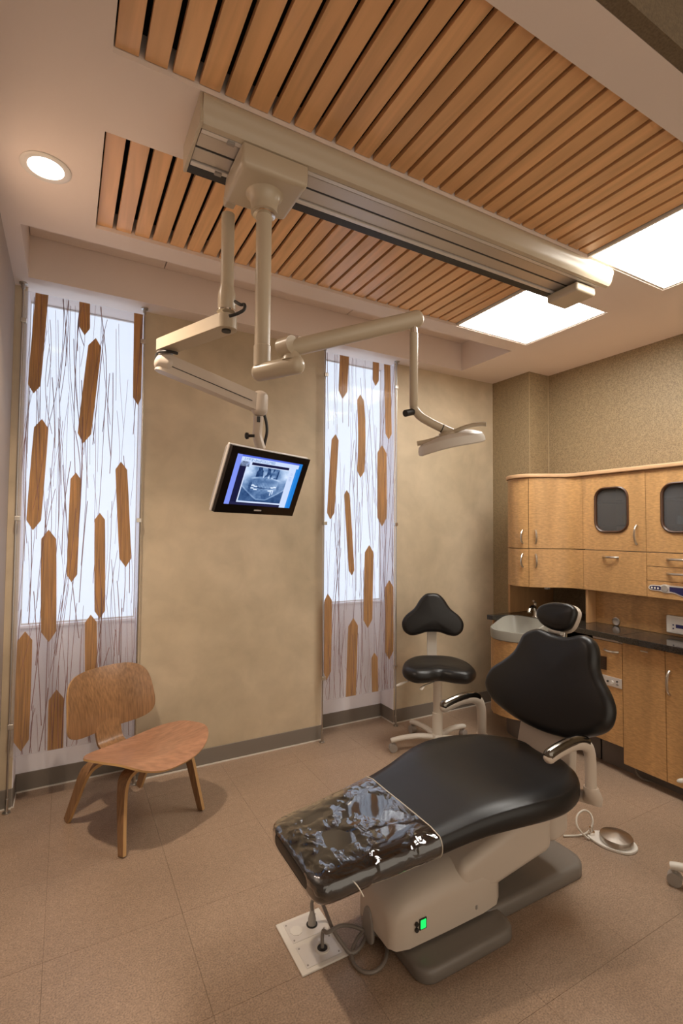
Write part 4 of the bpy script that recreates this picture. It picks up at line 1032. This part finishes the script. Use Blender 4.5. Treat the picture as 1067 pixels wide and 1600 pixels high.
# armrests
for sy in (-1, 1):
    ya = YC + sy * .272
    P_ = [Vector((1.462, ya, .612)), Vector((1.478, ya, .622)), Vector((1.53, ya, .634)), Vector((1.59, ya, .641)), Vector((1.645, ya, .638)), Vector((1.685, ya, .618)), Vector((1.70, ya, .585))]
    sp = spline(P_, 5); pts_ = sp + [Vector((1.703, ya, .54)), Vector((1.703, ya, .462))]
    ar = obj('armrest', tube(B(), pts_, .021, 14, ell=1.2, taper=[.006, .010, .013, .015, .016] + [.0175] * 12 + [.0185] * (len(pts_) - 17)), M['cream2'], dc)
    pd = [p + Vector((0, 0, .011)) for p in sp[1:-4]]
    obj('arm_pad', tube(B(), pd, .021, 14, ell=1.15, taper=[.006, .011, .014] + [.0175] * (len(pd) - 5) + [.013, .007]), M['padmetal'], ar)
    obj('arm_bracket', loft(B(), [circ((1.703, ya, .470), (0, 0, 1), .0245, 18), circ((1.708, ya, .452), (0, 0, 1), .029, 18), circ((1.722, ya - sy * .006, .425), (0, 0, 1), .034, 18), circ((1.735, ya - sy * .02, .395), (.3, 0, 1), .036, 18)]), M['cream2'], dc)
    obj('arm_joint', cyl(B(), (1.725, ya - sy * .02, .415), (1.70, ya - sy * .13, .405), .022, n=16), M['cream2'], dc)

# ------------------------------------------------------------------ floor box and cords
fb = thing('floor_box', (.765, 1.57, 0), 'square white floor outlet box with two sockets in front of the dental chair', 'floor outlet')
fx0, fx1, fy0, fy1 = .682, .852, 1.455, 1.683
obj('cover_plate', box(B(), fx0, fx1, fy0, fy1, 0, .007), M['whiteplastic'], fb, bevel=.002)
for (a, b) in ((fy0 + .014, fy0 + .104), (fy0 + .122, fy0 + .214)):
    p_ = obj('socket_plate', box(B(), fx0 + .022, fx1 - .020, a, b, .007, .0085), M['alu2'], fb, bevel=.0008, seg=1)
    for sx in (.03, .143):
        for yy in (a + .01, b - .01): obj('screw', cyl(B(), (fx0 + sx, yy, .0085), (fx0 + sx, yy, .0095), .003, n=10), M['grey'], p_)
s1 = Vector((.782, 1.515, .0085)); s2 = Vector((.795, 1.622, .0085)); s3 = Vector((.735, 1.622, .0085))
obj('socket_ring', lathe(B(), s1, (0, 0, 1), [(0, .025), (.003, .024), (.0032, .018), (.0, .017)]), M['whiteplastic'], fb)
obj('socket_hole', cyl(B(), s1, s1 + Vector((0, 0, .0012)), .017), M['dark'], fb)
obj('socket_hole', cyl(B(), s2, s2 + Vector((0, 0, .0012)), .020), M['dark'], fb)
obj('socket_face', lathe(B(), s3, (0, 0, 1), [(0, .022), (.001, .022), (.0012, .019)], 8), M['whiteplastic'], fb)
obj('plug', lathe(B(), s2 + Vector((0, 0, .001)), (.05, .1, 1), [(0, .015), (.02, .014), (.035, .009), (.045, .008)], 16), M['grey'], fb)
c1 = [s2 + Vector((.002, .004, .044)), s2 + Vector((.004, .006, .075)), s2 + Vector((.025, -.01, .088)), at_z(519, 1450, .060), at_z(535, 1475, .030), at_z(548, 1489, .012), at_z(562, 1481, .012), at_z(572, 1462, .012), at_z(582, 1445, .02), at_z(592, 1437, .035)]
tag(obj('power_cord', tube(B(), spline(c1, 8), .0062, 10), M['cord']), 'grey power cord with the plug end, arching from the rear socket of the floor box', 'cord')
c2 = [s1 + Vector((0, 0, .002)), s1 + Vector((.004, .004, .05)), at_z(512, 1457, .07), at_z(530, 1447, .07), at_z(550, 1447, .05), at_z(572, 1455, .025), at_z(595, 1463, .012), at_z(604, 1483, .010), at_z(600, 1504, .008), at_z(585, 1518, .007), at_z(567, 1518, .007), at_z(553, 1506, .007), at_z(550, 1487, .009), at_z(558, 1467, .02), at_z(570, 1452, .03), at_z(580, 1440, .045)]
tag(obj('power_cord', tube(B(), spline(c2, 8), .0060, 10), M['cord']), 'grey cord looping on the floor from the front round socket of the floor box', 'cord')
bmv = cushion(B(), [(v[0], v[1]) for v in spline([(.0, .0, 0), (.028, .01, 0), (.032, .05, 0), (.02, .10, 0), (0, .115, 0), (-.02, .10, 0), (-.032, .05, 0), (-.028, .01, 0)], 4, True)], (.928, 1.47, .004), (0, 1, 0), (0, 0, 1), (-1, 0, 0), .012, .004)
tag(obj('cable_guard', bmv, M['grey'], dc, angle=80), 'rounded grey cable guard')

# ------------------------------------------------------------------ foot pedal
pc = Vector((2.195, 1.392, 0))
fp_ = thing('foot_pedal', pc, 'round steel foot pedal with a white rim on the floor behind the dental chair', 'foot pedal')
pd_o = [(v[0], v[1]) for v in spline([(pc.x + .074, pc.y - .045, 0), (pc.x + .035, pc.y - .083, 0), (pc.x - .03, pc.y - .075, 0), (pc.x - .075, pc.y + .0, 0), (pc.x - .072, pc.y + .075, 0), (pc.x - .045, pc.y + .105, 0), (pc.x - .01, pc.y + .098, 0), (pc.x + .05, pc.y + .06, 0), (pc.x + .085, pc.y + .01, 0)], 5, True)]
obj('pedal_base', prism(B(), pd_o, 0, .012), M['whiteplastic'], fp_, bevel=.003, angle=60)
obj('pedal_disc', lathe(B(), (pc.x + .005, pc.y - .005, .012), (0, 0, 1), [(0, .066), (.020, .068), (.026, .066), (.031, .05), (.042, .014), (.043, .002)], 40), M['steel'], fp_, angle=25)
obj('toggle', lathe(B(), (pc.x - .045, pc.y + .085, .012), (0, 0, 1), [(0, .016), (.012, .016), (.014, .009), (.03, .008), (.031, .002)], 16), M['chrome'], fp_)
pcord = [at_z(880, 1306, .006), at_z(905, 1305, .006), at_z(918, 1300, .02), at_z(926, 1286, .055), at_z(922, 1271, .085), at_z(912, 1266, .095), at_z(902, 1274, .08), at_z(901, 1288, .055), at_z(908, 1300, .03), at_z(915, 1307, .012), at_z(921, 1311, .008)]
tag(obj('pedal_cord', tube(B(), spline(pcord, 8), .0042, 10), M['cordw']), 'white cord looping up beside the round foot pedal', 'cord')

# ------------------------------------------------------------------ stools
SC = Vector((2.12, 2.52, 0)); sf = Vector((-.52, -.85, 0)).normalized(); sr = Vector((sf.y, -sf.x, 0))   # front, sitter's side axis
st = thing('stool', SC, 'black operator stool with a backrest and white five-star base by the window wall', 'stool', 'wheeled stools')
def SL(u, v, z): return SC + sf * u + sr * v + Vector((0, 0, z))
obj('gas_column', lathe(B(), SC, (0, 0, 1), [(.075, .034), (.10, .034), (.235, .033), (.24, .0285), (.245, .0285), (.46, .0275)], 24), M['stoolwhite'], st)
obj('hub', lathe(B(), SC, (0, 0, 1), [(.055, .03), (.06, .042), (.095, .04), (.105, .034)], 24), M['stoolwhite'], st)
for k in range(5):
    a = math.radians(158 + 72 * k); dv = Vector((math.cos(a), math.sin(a), 0)); s_ = Vector((-dv.y, dv.x, 0))
    P_ = [SC + dv * .03 + Vector((0, 0, .082)), SC + dv * .12 + Vector((0, 0, .092)), SC + dv * .22 + Vector((0, 0, .086)), SC + dv * .285 + Vector((0, 0, .075)), SC + dv * .305 + Vector((0, 0, .070))]
    lg = obj('leg', tube(B(), spline(P_, 4), .017, 12, taper=[.022 - .006 * i / 16 for i in range(17)], ell=.85), M['stoolwhite'], st)
    c_ = SC + dv * .292
    obj('caster', cyl(B(), c_ + s_ * .018 + Vector((0, 0, .026)), c_ - s_ * .018 + Vector((0, 0, .026)), .026, n=20), M['grey'], lg)
    obj('caster_stem', cyl(B(), c_ + Vector((0, 0, .048)), c_ + Vector((0, 0, .072)), .010, n=12), M['grey'], lg)
def so_(th): pass
seat_o = [(v[0], v[1]) for v in spline([(.0, .128, 0), (.075, .160, 0), (.165, .168, 0), (.225, .10, 0), (.228, .02, 0), (.205, -.07, 0), (.15, -.145, 0), (.08, -.18, 0), (.0, -.185, 0), (-.08, -.18, 0), (-.15, -.145, 0), (-.205, -.07, 0), (-.228, .02, 0), (-.225, .10, 0), (-.165, .168, 0), (-.075, .160, 0)], 4, True)]
tl = math.radians(-4)
def sd(p): return -.016 * math.exp(-((p.x / .13) ** 2 + ((p.y + .02) / .12) ** 2)) 
su = sr; svv = sf * math.cos(tl) + Vector((0, 0, math.sin(tl))); sn = Vector((0, 0, 1)) - svv * svv.z
sn = sr.cross(svv).normalized(); sn = sn if sn.z > 0 else -sn
obj('seat', cushion(B(), seat_o, SL(0, 0, .552), sr, svv, sn, .085, .042, crown=.012, dish=sd), M['leather'], st, angle=80)
obj('seat_plate', box(B(), -.09, .09, -.09, .09, -.02, .0), M['stoolwhite'], st, bevel=.008).matrix_local = st.matrix_basis.inverted() @ (Matrix.Translation(SL(0, 0, .472)) @ Matrix((sr, sf, Vector((0, 0, 1)))).transposed().to_4x4())
bk = [(v[0], v[1]) for v in spline([(0, .290, 0), (.045, .283, 0), (.085, .245, 0), (.125, .185, 0), (.185, .135, 0), (.212, .085, 0), (.20, .03, 0), (.155, .0, 0), (.10, .006, 0), (.05, .022, 0), (0, .025, 0), (-.05, .022, 0), (-.10, .006, 0), (-.155, .0, 0), (-.20, .03, 0), (-.212, .085, 0), (-.185, .135, 0), (-.125, .185, 0), (-.085, .245, 0), (-.045, .283, 0)], 4, True)]
tb = math.radians(8); bu = Vector((0, 0, 1)) * math.cos(tb) - sf * math.sin(tb); bn = sf * math.cos(tb) + Vector((0, 0, 1)) * math.sin(tb)
obj('backrest', cushion(B(), bk, SL(-.185, 0, .685), sr, bu, bn, .06, .028, crown=.008), M['leather'], st, angle=80)
P_ = [SL(-.05, 0, .455), SL(-.16, 0, .455), SL(-.225, 0, .47), SL(-.255, 0, .52), SL(-.262, 0, .62), SL(-.268, 0, .74), SL(-.275, 0, .83)]
sp = spline(P_, 4)
obj('back_stem', strip_bent(sp, [.068] * len(sp), .012, sr), M['stoolwhite'], st, bevel=.003)
for (x_, y_, dx) in ((.20, .02, .03), (.09, .09, .02)):
    P_ = [SL(y_, x_ * .4, .455), SL(y_ + .03, x_ * .8 + dx, .445), SL(y_ + .04, x_ * 1.05 + dx, .43), SL(y_ + .045, x_ * 1.2 + dx, .418)]
    obj('lever', tube(B(), spline(P_, 4), .008, 10, taper=[.006] * 5 + [.008, .012, .014, .016, .016, .015, .012, .006], ell=.5), M['stoolwhite'], st)
c0 = at_z(1062, 1386, 0)
a2 = math.radians(158 + 72 * 0)
st2 = copy_thing(st, (2.262, .848, 0), math.radians(-46.5))
st2['label'] = 'black wheeled stool cut off at the right edge, only one caster in view'
